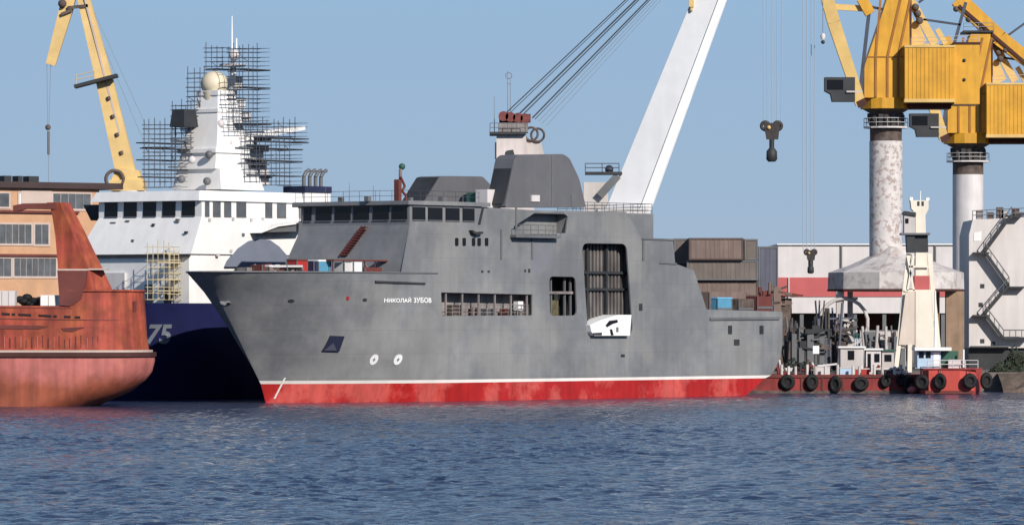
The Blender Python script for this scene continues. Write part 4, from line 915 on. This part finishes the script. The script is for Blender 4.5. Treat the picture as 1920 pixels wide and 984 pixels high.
MB().lathe(0, 0, [(31 * k1, 11), (31 * k1, z1r - 60 * k1)], 28).build('column', m_col, y1c)
d1 = 640 / F
cx1 = (1680 - 1661) * d1
MB().lathe(cx1, 0, [(r_ * d1, Z(y_, 640) - GZ) for r_, y_ in ((128, 542), (127, 511), (84, 496), (46, 478), (36, 462))], 10, False).build('portal_dome', m_dome, y1c)
MB().lathe(cx1, 0, [(129 * d1, Z(546, 640) - GZ), (129 * d1, Z(542.2, 640) - GZ)], 10, False).build('dome_rim', m_wood, y1c)
zd = Z(546.5, 640) - GZ
for a, w_, yy, m in ((1572, 14, -3, m_dockw), (1597, 9, 3, m_dockw), (1786, 34, -3, m_brownp), (1760, 12, 4, m_brownp)):
    a_ = (a - 1661) * d1; o_ = MB().box(a_ - w_ / 2 * d1, a_ + w_ / 2 * d1, yy - .7, yy + .7, 0, zd).build('portal_leg', m, y1c)
    MB().box(a_ - w_ / 2 * d1 - .3, a_ + w_ / 2 * d1 + .3, yy - 1, yy + 1, .0, .8).build('bogie', m_dark, o_)
for (a0, b0, a1, b1) in ((1572, 640, 1598, 590), (1572, 590, 1598, 640), (1566, 560, 1606, 560), (1566, 600, 1606, 600), (1566, 655, 1606, 655)):
    MB().bar(((a0 - 1661) * d1, -2.2, Z(b0, 640) - GZ), ((a1 - 1661) * d1, -2.2, Z(b1, 640) - GZ), .3, .3).build('leg_brace', m_dockw, y1c)
b = MB(); b.torus(((1578 - 1661) * d1, -3.9, Z(605, 640) - GZ), 2.9, .22); b.build('cable_loop', m_dockw, y1c)
y2c, k2, z2r, p2 = yellow_crane('yellow portal crane on the clean white column, farther back at the right edge', 1815, 270, 710, .96)
MB().lathe(0, 0, [(29 * k2 / .96, 0), (29 * k2 / .96, z2r - 60 * k2)], 28).build('column', m_colc, y2c)
MB().bar(p2(-22, 282, -1), p2(60, 205, -1), 2.1, 1.4).bar(p2(60, 205, -1), p2(150, 135, -1), 2.1, 1.4, w2=1.6).build('balance_arm', m_yel, y2c)
MB().bar(p2(-20, 268, -1.8), p2(150, 122, -1.8), .4, .3).build('arm_edge', m_wood, y2c)
for i in range(5): MB().sphere(p2(-25 + i * 24, 262 - i * 20, -1.5), .42, 8, 6).build('arm_joint', m_mach, y2c)
MB().box(-12 * k2, 46 * k2, -3, 3, z2r + 215 * k2, z2r + 219 * k2).build('tower_platform', m_dark, y2c)
b = MB(); b.rail([p2(-12, 219, -2.9), p2(46, 219, -2.9)], 1., 1.4, .045, 2); b.build('tower_railing', m_rope, y2c)
# hooks hanging from the booms outside the top of the picture
m_hookd = mat('oily_hook_steel', (.035, .028, .028), .6, var=.4, scale=1.5)
def hook(label, px, py, d, s, ropes, top):
    r = thing('hook_block', label, 'hook', (X(px, d), d, Z(py, d))); k = d / F * s
    b = MB()
    for dx in (-11, 10): b.torus((dx * k, 0, -13 * k), 6.5 * k, 3 * k, sx=.9)
    b.build('sheaves', m_hookd, r)
    MB().prism([(-14 * k, -8 * k), (14 * k, -8 * k), (11 * k, -36 * k), (-9 * k, -36 * k)], -.25, .25, 'y').build('cheek_plate', m_hookd, r)
    MB().sphere((-5 * k, -.3, -16 * k), 3.5 * k, 8, 6).build('sheave_boss', m_yelp, r)
    b = MB(); b.tube((0, 0, -36 * k), (0, 0, -52 * k), .3, 8).lathe(0, 0, [(4 * k, -50 * k), (9 * k, -56 * k), (9.5 * k, -70 * k), (6 * k, -74 * k)], 12); b.build('hook', m_dark, r)
    for a in ropes: MB().tube(((a - px) * d / F, 0, -8 * k), ((a - px) * d / F * 1.1, 0, Z(top, d) - Z(py, d)), .045, 5).build('rope', m_ropef, r)
    return r
m_ropef = mat('distant_rope', (.36, .40, .46), .7, var=0)
hook('large dark hook block with twin sheaves hanging on ropes left of the yellow cranes', 1447, 222, 636, 1.1, (1432, 1439, 1448, 1457, 1465), -252)
hook('smaller dark hook block hanging low in front of the white hall', 1520, 464, 636, .66, (1506, 1513, 1521, 1527), -280)
b = thing('hook_block', 'tiny pale hook hanging at the outer side of the nearer yellow boom', 'hook', (X(1543, 634), 634, Z(62, 634)))
MB().tube((0, 0, 0), (0, 0, 22), .05, 5).build('rope', m_rope, b); MB().lathe(0, 0, [(.2, -.1), (.32, -.4), (.2, -.8)], 10).build('weight', m_hall, b); MB().sphere((0, 0, -1.1), .24, 8, 6).build('hook', m_dark, b)

# ---------------------------------------------------------------- halls and stacks behind the stern
DW = 770.
hw = thing('white_hall', 'long white clad hall with a red band behind the yellow cranes', 'building', (X(1640, DW), DW, GZ))
w = lambda px: X(px, DW) - X(1640, DW)
zz = lambda py: Z(py, DW) - GZ
MB().box(w(1458), w(1990), 0, 40, zz(520), zz(459)).build('upper_wall', m_hall, hw)
MB().box(w(1458), w(1990), -.15, 39, zz(556), zz(520) - .005).build('red_band', m_hallr, hw)
MB().box(w(1458), w(1990), 0, 39.5, zz(587), zz(556) - .005).build('lower_wall', m_hall, hw)
MB().box(w(1460), w(1985), 14, 38, 0, zz(587) - .01).build('dark_bay', m_dark, hw)  # shade of the open bay put into a near-black block
for a in (1462, 1500, 1545, 1600, 1655, 1710, 1765, 1820): MB().box(w(a), w(a + 7), .3, 1, 0, zz(587) - .005).build('column', m_greyd, hw)
MB().box(w(1457), w(1992), -.4, 40.3, zz(459), zz(457)).build('roof_edge', m_whiteb, hw)
for a in (1576, 1752): MB().box(w(a), w(a + 3), -.3, -.002, zz(519), zz(458)).build('downpipe', m_greyd, hw)
MB().box(w(1478), w(1480), -.4, -.152, zz(585), zz(520)).build('downpipe', m_hall, hw)
def container(label, x0, x1, y0, y1, d, dep, m, name='container', cat='container', group='stacked steel boxes behind the stern'):  # every box of the pile on its own
    r = thing(name, label, cat, (X((x0 + x1) / 2, d), d, Z(y1, d)), 0, group); hw_ = (x1 - x0) / 2 * d / F; h_ = (y1 - y0) * d / F
    MB().box(-hw_, hw_, 0, dep, 0, h_).build('shell', m, r); e = MB()
    for x_ in (-hw_, hw_ - .18): e.box(x_ + .002, x_ + .18, -.09, -.002, .02, h_ - .02)
    e.box(-hw_ + .19, hw_ - .19, -.09, -.002, h_ - .2, h_ - .02).box(-hw_ + .19, hw_ - .19, -.09, -.002, .02, .2); e.build('corner_frame', mat_cf if m is m_boxbr else m_greyd, r)
    c = MB(); n_ = int((hw_ * 2 - .5) / .55)
    for i in range(n_): c.box(-hw_ + .3 + i * .55, -hw_ + .52 + i * .55, -.03, -.002, .22, h_ - .22)
    c.build('corrugation', m, r); return r
mat_cf = mat('dull_brown_frame', (.10, .07, .06), .8, var=.2)
container('brown steel box at the top of the stack, right above the grey stern slope', 1292, 1394, 446, 487.5, 636, 8, m_boxbr)
container('olive steel box at the top right end of the stack', 1396, 1421, 448, 487.5, 637.5, 8, m_boxgn)
container('dark brown steel box at the top left end of the stack', 1264, 1290, 447, 494, 640, 8, m_boxgn)
container('olive brown steel box in the middle row of the stack', 1288, 1421, 488, 525.5, 636.5, 8, m_boxgn)
container('brown steel box in the lower row of the stack', 1296, 1421, 526, 556, 637, 8, m_boxbr)
container('brown steel box at the foot of the stack, partly hidden by the stern', 1300, 1421, 556.5, 692, 637.3, 8, m_boxbr)
container('dark brown steel box under the top left end of the stack', 1262, 1299, 494.5, 692, 640.5, 8, m_boxgn)
container('slate blue plated tank standing between the brown stack and the white hall', 1422, 1459, 462, 690, 650, 8, m_boxbl, 'plated_tank', 'tank')
def junk(name, label, cat, px0, px1, py0, py1, d, n, ms, seed, dep=3., GZ=GZ):
    rnd = random.Random(seed); r = thing(name, label, cat, (X((px0 + px1) / 2, d), d, GZ)); k = d / F
    W_, H_ = (px1 - px0) * k / 2, Z(py0, d) - GZ; zb = max(0, Z(py1, d) - GZ)
    for mi, m in enumerate(ms):
        b = MB()
        for i in range(n):
            x_ = rnd.uniform(-W_, W_ * .9); h_ = rnd.uniform(.15, 1) ** 1.2 * (H_ - zb); y_ = rnd.uniform(-dep / 2, dep / 2); t = rnd.random()
            if t < .45: b.box(x_, x_ + rnd.uniform(.25, 1.4), y_, y_ + .6, 0, zb + h_ * rnd.uniform(.3, .9))
            elif t < .75: b.tube((x_, y_, 0), (x_ + rnd.uniform(-.8, .8), y_, zb + h_), rnd.uniform(.08, .2), 6)
            else: b.bar((x_, y_, zb + h_ * .6), (x_ + rnd.uniform(1, 3), y_, zb + h_ * rnd.uniform(.3, .9)), .2, .2)
        b.build(['frames', 'pipes', 'plates', 'offcuts'][mi], m, r)
    return r
junk('scrap_heap', 'brown heap of scrap steel behind the stern deck of the grey ship', 'scrap', 1385, 1476, 527, 575, 646, 24, [m_mach, m_rustd, m_boxbr], 3)
junk('steel_stack', 'dark rack of steel sections on the quay beside the grey stern', 'rack', 1470, 1530, 590, 660, 632, 26, [m_dark, m_greyd, m_mach], 5)
junk('steel_stack', 'dark machinery frames at the foot of the left portal leg', 'machinery', 1528, 1576, 560, 650, 634, 22, [m_dark, m_boxbl, m_mach], 8)
junk('steel_stack', 'grey jumble of gear under the stained crane dome', 'machinery', 1620, 1680, 610, 650, 628, 16, [m_greyd, m_dockw, m_mach], 11)
sh = thing('slate_shelter', 'slate blue sheet shelter in the shade of the crane portal', 'shelter', (X(1548, 640), 640, GZ))
MB().box(-.9, 1.6, 0, 3, 0, Z(595, 640) - GZ).build('wall', m_boxbl, sh); MB().box(-1.1, 1.8, -.3, 3.2, Z(595, 640) - GZ, Z(592, 640) - GZ).build('roof', m_greyd, sh)
lw = thing('low_wall', 'low grey concrete wall in the shade below the white hall', 'wall', (X(1650, 700), 700, GZ))
MB().box(-2.6, 3.4, 0, .5, 0, Z(620, 700) - GZ).build('panels', m_dockw, lw); MB().box(-2.7, 3.5, -.06, .56, Z(620, 700) - GZ, Z(618.5, 700) - GZ).build('coping', m_greyd, lw)
MB().box(w(1622), w(1688), 13.6, 13.9, zz(660), zz(589)).build('sliding_door', m_wood, hw)
# dock wall with zigzag stairs
DD = 646.
dwl = thing('dock_tower', 'pale grey floating dock tower with zigzag outside stairs at the right edge', 'dock tower', (X(1815, DD), DD, 0))
dx = lambda px: X(px, DD) - X(1815, DD)
b = MB(); b.prism([(dx(1817), Z(652, DD)), (dx(1817), Z(440, DD)), (dx(1824), Z(412, DD)), (dx(1990), Z(404, DD)), (dx(1990), Z(652, DD))], 0, 14, 'y'); b.build('wall', m_wallp, dwl)
MB().box(dx(1817), dx(1992), .5, 14, -1.5, Z(652, DD)).build('base', m_dark, dwl)
pts = [(1895, 404), (1845, 472), (1890, 535), (1845, 588), (1880, 634), (1925, 634)]
for i, (a, c) in enumerate(zip(pts[:-1], pts[1:])):
    yv = -.9
    A, C_ = (dx(a[0]), yv, Z(a[1], DD)), (dx(c[0]), yv, Z(c[1], DD))
    o_ = MB().bar(A, C_, .3, 1.1).build('stair_flight', m_dark, dwl)
    b = MB(); up_ = Vector((0, -.5, 1.0)); b.tube(Vector(A) + up_, Vector(C_) + up_, .07, 6)
    for j in range(5): q_ = Vector(A).lerp(Vector(C_), j / 4) + Vector((0, -.5, 0)); b.tube(q_, q_ + Vector((0, 0, 1)), .05, 5)
    b.build('stair_railing', m_greyd, o_)
for a, c in ((1824, 473), (1824, 590), (1890, 537), (1885, 404)): MB().box(dx(a), dx(a) + 1.9, -1.4, -.02, Z(c, DD) - .2, Z(c, DD)).build('landing', m_dark, dwl)
b = MB(); b.rail([(dx(1824), .3, Z(412, DD)), (dx(1985), .3, Z(404, DD))], 1.1, 1.6, .05, 2); b.build('roof_railing', m_greyd, dwl)
for a, h_, m in ((1832, 1, m_bay), (1852, .8, m_mach), (1870, 1.4, m_mach), (1878, 1, m_dockw), (1900, 1.3, m_mach), (1914, .8, m_boxbl)):
    MB().box(dx(a), dx(a) + .8, .6, 1.6, Z(410, DD) - .02, Z(410, DD) + h_).build('roof_gear', m, dwl)
for a, c in ((1838, 540), (1835, 575), (1858, 648), (1838, 643)): MB().box(dx(a), dx(a) + .5, -.06, -.01, Z(c, DD), Z(c, DD) + .5).build('porthole', m_dark, dwl)
MB().box(dx(1820), dx(1892), -.8, -.03, Z(650, DD), Z(648, DD)).build('catwalk', m_greyd, dwl)
MB().prism([(dx(1826), Z(437, DD)), (dx(1840), Z(434, DD)), (dx(1840), Z(452, DD)), (dx(1826), Z(452, DD))], -.06, -.01, 'y').build('panel', m_white, dwl)
# light tower
DT = 606.
lt = thing('light_tower', 'cream leading light tower with black and red bands on splayed legs', 'tower', (X(1722, DT), DT, GZ))
t = lambda px, py, y=0: (X(px, DT) - X(1722, DT), y, Z(py, DT) - GZ)
def shaft(pts, y0, y1, m, name, par): return MB().prism([t(a, c)[::2] for a, c in pts], y0, y1, 'y').build(name, m, par)
sf = shaft([(1715, 690), (1716, 400), (1708, 392), (1706, 376), (1740, 376), (1740, 392), (1734, 404), (1742, 690)], -.9, .9, m_tower, 'shaft', lt)
shaft([(1714, 441), (1738.5, 441), (1739.5, 473), (1714, 473)], -.96, .96, m_dark, 'black_band', sf)
shaft([(1713.5, 517), (1741, 517), (1742, 545), (1713.5, 545)], -.96, .96, m_hallr, 'red_band', sf)
shaft([(1698, 441), (1713.8, 441), (1713.8, 474), (1700, 474)], -1.3, 1., m_dark, 'gallery', sf)
shaft([(1688, 437), (1742, 437), (1742, 440.8), (1688, 440.8)], -1.6, 1.4, m_greyd, 'gallery_floor', sf)
lr = shaft([(1694, 437), (1694, 402), (1700, 397), (1715, 397), (1715, 437)], -1.2, .8, m_dockw, 'lamp_room', lt)
shaft([(1690, 402), (1695, 396), (1716, 399), (1715.5, 406)], -1.4, 1, m_dark, 'lamp_room_roof', lr)
shaft([(1696, 410), (1702, 410), (1702, 419), (1696, 419)], -1.26, -1.2, m_glass, 'lamp', lr)
for a in (1719, 1727): shaft([(a, 378), (a + 4, 378), (a + 4, 386), (a, 386)], -.97, -.9, m_dark, 'slot', sf)
for a, c in ((1708, 370), (1739, 371)): shaft([(a - 3, 376), (a - 3, c), (a + 3, c), (a + 3, 376)], -.6, .6, m_whiteb, 'cap_block', sf)
for (x0, x1, yy) in ((1703, 1677, -1.6), (1742, 1763, -1.2), (1738, 1752, 2.5), (1706, 1684, 2.5)):
    MB().bar(t(x0, 476, yy * .35), t(x1, 702, yy), .5, .5).build('leg', m_tower, lt)
shaft([(1696, 548), (1714, 546), (1714, 646), (1683, 646)], -1.75, -1.6, m_panel, 'lower_panel', lt)
shaft([(1714.2, 546), (1743, 546), (1751, 640), (1738, 676), (1714.2, 676)], -1.85, -1.6, m_tower, 'front_panel', lt)
MB().bar(t(1704, 646, -1.7), t(1703, 702, -1.8), .5, .5).build('leg', m_tower, lt)
for (a, b_, c, e_) in ((1701, 500, 1740, 500), (1694, 545, 1745, 545), (1688, 600, 1754, 600), (1680, 650, 1758, 650), (1700, 480, 1712, 545), (1712, 480, 1700, 545)): MB().bar(t(a, b_, -1.2), t(c, e_, -1.2), .22, .2).build('brace', m_tower, lt)
MB().tube(t(1726, 376), t(1726, 358), .05, 5).build('aerial', m_whiteb, lt)
# barge, tug and tyre fenders
DQ = 583.
bg = thing('barge', 'low dark red barge alongside the quay behind the grey stern', 'barge', (X(1590, DQ), DQ, 0))
ZBG = Z(702, DQ)
bx = lambda px: X(px, DQ) - X(1590, DQ)
MB().prism([(bx(1402), -1), (bx(1390), .6), (bx(1390), ZBG), (bx(1738), ZBG), (bx(1738), -1)], 0, 9, 'y').build('hull', m_barge, bg)
MB().box(bx(1390), bx(1738), -.12, -.003, ZBG - .35, ZBG - .05).build('rubbing_strake', m_rustd, bg)
for a in range(1462, 1735, 39): MB().box(bx(a), bx(a) + .22, -.1, -.003, .3, ZBG - .36).build('hull_frame', m_rustd, bg)
MB().box(bx(1390), bx(1738), -.05, -.002, -.5, .32).build('waterline_grime', m_mach, bg)
for i, a in enumerate((1466, 1479, 1492, 1514, 1530, 1548, 1571, 1600, 1612, 1640, 1655, 1678, 1690)):
    MB().tube((bx(a), .5, ZBG), (bx(a), .5, ZBG + (.9 if i % 3 else 1.1)), .16, 8).build('bollard', m_hall if i % 2 else m_dockw, bg)
def cabin(name, label, px0, px1, py0, py1, d, dep, m, wins, roofm, z0=None):
    r = thing(name, label, 'cabin', (X((px0 + px1) / 2, d), d, Z(py1, d) if z0 is None else z0)); k = d / F; hw_ = (px1 - px0) / 2 * k; h_ = Z(py0, d) - (Z(py1, d) if z0 is None else z0)
    MB().box(-hw_, hw_, 0, dep, 0, h_).build('wall', m, r); MB().box(-hw_ - .25, hw_ + .25, -.25, dep + .2, h_, h_ + .18).build('roof', roofm, r)
    for (a, c, e_, g_) in wins: MB().box(-hw_ + a * hw_ * 2, -hw_ + c * hw_ * 2, -.06, -.004, e_ * h_, g_ * h_).build('window', m_glass, r)
    return r
cabin('deck_cabin', 'grey white deck cabin with a dark window on the barge', 1576, 1619, 652, 702, 587, 3, m_dockw, [(.32, .6, .55, .9)], m_white, ZBG)
cabin('deck_cabin', 'small white deck cabin with a brown doorway on the barge', 1624, 1652, 656, 702, 588, 3, m_hall, [(.1, .32, .1, .85), (.55, .9, .5, .85)], m_white, ZBG)
cabin('deck_cabin', 'green roofed deck cabin beside the legs of the light tower', 1654, 1676, 658, 702, 589, 3, m_dockw, [(.2, .8, .55, .85)], m_green, ZBG)
crt = lambda name, label, cat, px0, px1, py0, m, d: cabin_box(name, label, cat, px0, px1, py0, m, d)
def cabin_box(name, label, cat, px0, px1, py0, m, d):
    r = thing(name, label, cat, (X((px0 + px1) / 2, d), d, ZBG)); hw_ = (px1 - px0) / 2 * d / F; h_ = Z(py0, d) - ZBG
    MB().box(-hw_, hw_, 0, 1.2, 0, h_).build('body', m, r); MB().box(-hw_ - .06, hw_ + .06, -.06, 1.26, h_, h_ + .1).build('lid', m_hall, r)
cabin_box('deck_box', 'white deck box at the stern end of the grey ship on the barge', 'box', 1526, 1556, 688, m_hall, 584.5)
cabin_box('deck_box', 'light blue deck box in front of the grey white cabin', 'box', 1575, 1596, 690, m_sky, 584.5)
cabin_box('deck_box', 'dark red deck box left of the tower legs on the barge', 'box', 1605, 1630, 692, m_redp, 584.5)
junk('deck_gear', 'jumble of pale and dark deck gear at the grey stern end of the barge', 'gear', 1455, 1540, 672, 702, 586.5, 9, [m_hall, m_dark, m_mach, m_barge], 21, 2, ZBG)
junk('deck_gear', 'jumble of deck gear in front of the small white deck cabin', 'gear', 1615, 1690, 684, 702, 585, 9, [m_hall, m_dark, m_mach, m_barge], 22, 1.5, ZBG)
junk('deck_gear', 'reddish brown pipes and posts on the foredeck beside the wheelhouse front', 'gear', 690, 738, 496, 506, 521.5, 5, [m_rustd, m_deckg, m_greyd], 31, 1, 11.5)
junk('deck_gear', 'low brown and pale gear on the foredeck between the bow tip and the red cabinet', 'gear', 470, 552, 494, 506, 512.6, 7, [m_deckg, m_rustd, m_hall], 32, .8, 11.5)
lv_ = thing('life_ring_board', 'white board on a post standing on the quay beside the dark steel rack', 'board', (X(1531, 600), 601, GZ))
MB().box(-.08, .08, 0, .1, 0, Z(665, 600) - GZ).build('post', m_greyd, lv_); MB().box(-.35, .35, -.06, -.005, Z(663, 600) - GZ, Z(648, 600) - GZ).build('panel', m_whiteb, lv_)
tg = thing('tugboat', 'red tug with a light blue wheelhouse moored in front of the light tower', 'tug', (X(1790, 577), 577, 0))
tx = lambda px: X(px, 577) - X(1790, 577); tz = lambda py: Z(py, 577)
b = MB()
ringp = lambda z, e: [(tx(1731) + .6, 0, z), (tx(1731), 1.5, z), (tx(1731), 4.5, z), (tx(1731) + .6, 6, z), (tx(1800), 6, z), (tx(1846 + e), 3.2, z), (tx(1846 + e), 2.8, z), (tx(1830 + e), .3, z), (tx(1800), 0, z)]
b.loft([ringp(-.8, -8), ringp(.4, -3), ringp(tz(690), 0)]); b.build('hull', m_tug, tg)
MB().box(tx(1735), tx(1826), -.1, -.004, .05, .38).build('waterline_grime', m_rustd, tg)
MB().box(tx(1731), tx(1838), -.1, -.004, tz(693), tz(690)).build('gunwale', m_barge, tg)
wh = MB().box(tx(1722), tx(1766), 1.4, 4.4, tz(690), tz(657)).build('wheelhouse', m_sky, tg)
MB().box(tx(1716), tx(1785), .6, 5, tz(657), tz(651)).build('wheelhouse_roof', m_white, wh)
for a in (1725, 1738): MB().box(tx(a), tx(a + 9), 1.34, 1.397, tz(671), tz(659)).build('window', m_glass, wh)
MB().box(tx(1752), tx(1763), 1.34, 1.397, tz(688), tz(660)).build('door', m_whiteb, wh)
MB().box(tx(1768), tx(1800), 2.2, 4.2, tz(690), tz(658)).build('casing', m_green, tg)
MB().box(tx(1780), tx(1808), 1.2, 1.9, tz(690), tz(674)).build('hatch_coaming', m_hall, tg)
MB().tube((tx(1757), 2.5, tz(651)), (tx(1757), 2.5, tz(545)), .16, 6, .09).build('mast', m_white, tg)
MB().tube((tx(1808), 1, tz(690)), (tx(1808), 1, tz(655)), .12, 6).build('flag_post', m_white, tg)
b = MB(); b.rail([(tx(1740), .2, tz(690)), (tx(1834), .3, tz(690))], .85, 1.3, .045, 2); b.build('railing', m_hall, tg)
tyre0 = None
tl = [(1476, 716, 583, 'on the barge nearest the grey stern'), (1522, 716, 583, 'second along the barge from the grey stern'), (1566, 720, 583, 'third along the barge, in front of the left portal leg'), (1614, 719, 583, 'fourth along the barge, below the dark red deck box'),
      (1660, 714, 583, 'fifth along the barge, left of the piled fenders'), (1690, 712, 583, 'high in the piled fenders below the tower legs'), (1703, 722, 582.7, 'low in the piled fenders below the tower legs'), (1728, 716, 576.6, 'at the left end of the red tug'),
      (1762, 715, 576.7, 'under the light blue wheelhouse of the tug'), (1818, 714, 576.7, 'on the tug right of its pale posts'), (1849, 714, 577.5, 'at the rounded right end of the red tug')]
for a, c, d, txt in tl:
    if tyre0 is None:
        tyre0 = thing('tyre_fender', 'black tyre fender ' + txt, 'tyre', (X(a, d), d - .3, Z(c, d)), 0, 'tyre fenders along the barge and tug')
        MB().torus((0, 0, 0), .58, .27, sx=1.).build('tread', m_black, tyre0); MB().lathe(0, 0, [(.5, -.06), (.5, .06)], 16, False).build('hub_plate', m_black, tyre0).rotation_euler = (R(90), 0, 0)
        MB().tube((0, .15, .5), (0, .28, 1.3), .05, 5).build('chain', m_mach, tyre0)
    else:
        t_ = copy_tree(tyre0, (X(a, d), d - .3, Z(c, d)), 'black tyre fender ' + txt); t_.scale = (.72 + .4 * ((a * 7) % 10) / 10, 1, .85 + .4 * ((a * 3) % 10) / 10); t_.rotation_euler = (0, 0, R((a * 13) % 50 - 25))
bu = thing('mooring_buoy', 'pinkish red buoy hanging low below the piled tyre fenders', 'buoy', (X(1710, 582), 581.9, Z(731, 582)))
MB().sphere((0, 0, 0), .55, 12, 8, .8).build('float', mat('pink_buoy', (.6, .16, .15), .5), bu); MB().torus((0, 0, .5), .14, .05).build('eye', m_mach, bu)
# right bank and bushes
b = MB(); nb_ = 26; rnd = random.Random(4); prof_ = [(591., -1.), (592., .35), (594.5, 1.0), (597.5, 1.75), (599.7, 2.2)]
b.loft([[(54.5 + i * 1.1, y_ + rnd.uniform(-.5, .5), z_ + rnd.uniform(-.2, .25)) for y_, z_ in prof_] for i in range(nb_)], False, False, False)
tag(b.build('bank', mat('earth_bank', (.115, .085, .065), .9, var=.4, scale=.8), recalc=False), kind='structure')
def bush(label, px, py0, d, w_, n, seed):
    rnd = random.Random(seed); r = thing('bush', label, 'bush', (X(px, d), d, GZ - .2)); H_ = Z(py0, d) - GZ; b = MB()
    for i in range(n):
        th = rnd.uniform(0, 6.28); rr = rnd.random() ** .5; z_ = rnd.uniform(.05, 1) * H_ * (1 - .5 * rr * rr) * (.75 + .25 * math.sin(th * 3 + seed)); c = Vector((math.cos(th) * rr * w_, math.sin(th) * rr * w_ * .7, z_))
        a = Vector((rnd.gauss(0, 1), rnd.gauss(0, 1), rnd.gauss(0, 1))).normalized() * rnd.uniform(.12, .3); e_ = a.orthogonal().normalized() * rnd.uniform(.08, .2)
        b.add([c - a, c + e_, c + a, c - e_], [(0, 1, 2, 3)])
    b.build('foliage', m_leaf, r, recalc=False); s_ = MB()
    for i in range(5): s_.tube((0, 0, 0), (rnd.uniform(-.6, .6) * w_, rnd.uniform(-.4, .4) * w_, H_ * .7), .07, 5, .03)
    s_.build('stems', m_mach, r)
bush('dark green bush on the bank at the right edge under the dock tower', 1902, 642, 602, 1.2, 1100, 1)
bush('low dark green shrub on the bank right of the tug', 1880, 672, 601, 1.6, 700, 2)
bush('dark shrub growing on the quay edge behind the grey stern', 1494, 668, 603, 1.7, 700, 3)
bush('shaggy green shrub between the steel rack and the portal leg', 1540, 678, 603, 1.4, 450, 4)
# person on the cabin roof
def person(label, x, y, z, H=1.75):
    r = thing('person', label, 'person', (x, y, z)); bm = bmesh.new()
    J = {'pel': (0, 0, .92), 'ch': (0, .01, 1.25), 'nk': (0, 0, 1.47), 'hd': (0, -.02, 1.6), 'tp': (0, -.02, 1.7), 'lh': (-.1, 0, .88), 'lk': (-.13, -.03, .48), 'la': (-.14, .02, .07), 'lt': (-.15, -.15, .03), 'rh': (.1, 0, .88), 'rk': (.12, -.02, .48), 'ra': (.13, .03, .07), 'rt': (.15, -.13, .03),
         'ls': (-.19, 0, 1.4), 'le': (-.27, .02, 1.12), 'lw': (-.22, -.12, .88), 'lhd': (-.21, -.15, .78), 'rs': (.19, 0, 1.4), 're': (.28, .03, 1.12), 'rw': (.27, -.06, .86), 'rhd': (.27, -.09, .76)}
    Rr = {'pel': .15, 'ch': .17, 'nk': .06, 'hd': .1, 'tp': .07, 'lh': .1, 'rh': .1, 'lk': .065, 'rk': .065, 'la': .045, 'ra': .045, 'lt': .04, 'rt': .04, 'ls': .07, 'rs': .07, 'le': .05, 're': .05, 'lw': .035, 'rw': .035, 'lhd': .04, 'rhd': .04}
    E = [('pel', 'ch'), ('ch', 'nk'), ('nk', 'hd'), ('hd', 'tp'), ('pel', 'lh'), ('lh', 'lk'), ('lk', 'la'), ('la', 'lt'), ('pel', 'rh'), ('rh', 'rk'), ('rk', 'ra'), ('ra', 'rt'), ('ch', 'ls'), ('ls', 'le'), ('le', 'lw'), ('lw', 'lhd'), ('ch', 'rs'), ('rs', 're'), ('re', 'rw'), ('rw', 'rhd')]
    names = list(J); me = bpy.data.meshes.new('body'); me.from_pydata([J[n] for n in names], [(names.index(a), names.index(c)) for a, c in E], [])
    o = bpy.data.objects.new('body', me); COL.objects.link(o); sk = o.modifiers.new('s', 'SKIN'); o.modifiers.new('d', 'SUBSURF').levels = 1
    for i, n in enumerate(names): me.skin_vertices[0].data[i].radius = (Rr[n], Rr[n] * (.75 if n in ('pel', 'ch') else 1)); me.skin_vertices[0].data[i].use_root = n == 'pel'
    me2 = bpy.data.meshes.new_from_object(o.evaluated_get(bpy.context.evaluated_depsgraph_get())); o.modifiers.clear(); o.data = me2
    for m in (m_skin, m_jack, m_sky): me2.materials.append(m)
    for p in me2.polygons:
        zc = sum(me2.vertices[i].co.z for i in p.vertices) / len(p.vertices); p.use_smooth = True
        p.material_index = 2 if zc < .86 else (1 if zc < 1.46 else 0)
    o.parent = r; MB().sphere((0, 0, 1.66), .125, 10, 8).build('helmet', m_dockw, r)
m_jack = mat('dark_teal_cloth', (.02, .07, .07), .8)
person('person in dark teal jacket and light blue trousers standing on a barge cabin', X(1606, 588.2), 588.2, Z(652, 587) + .18)
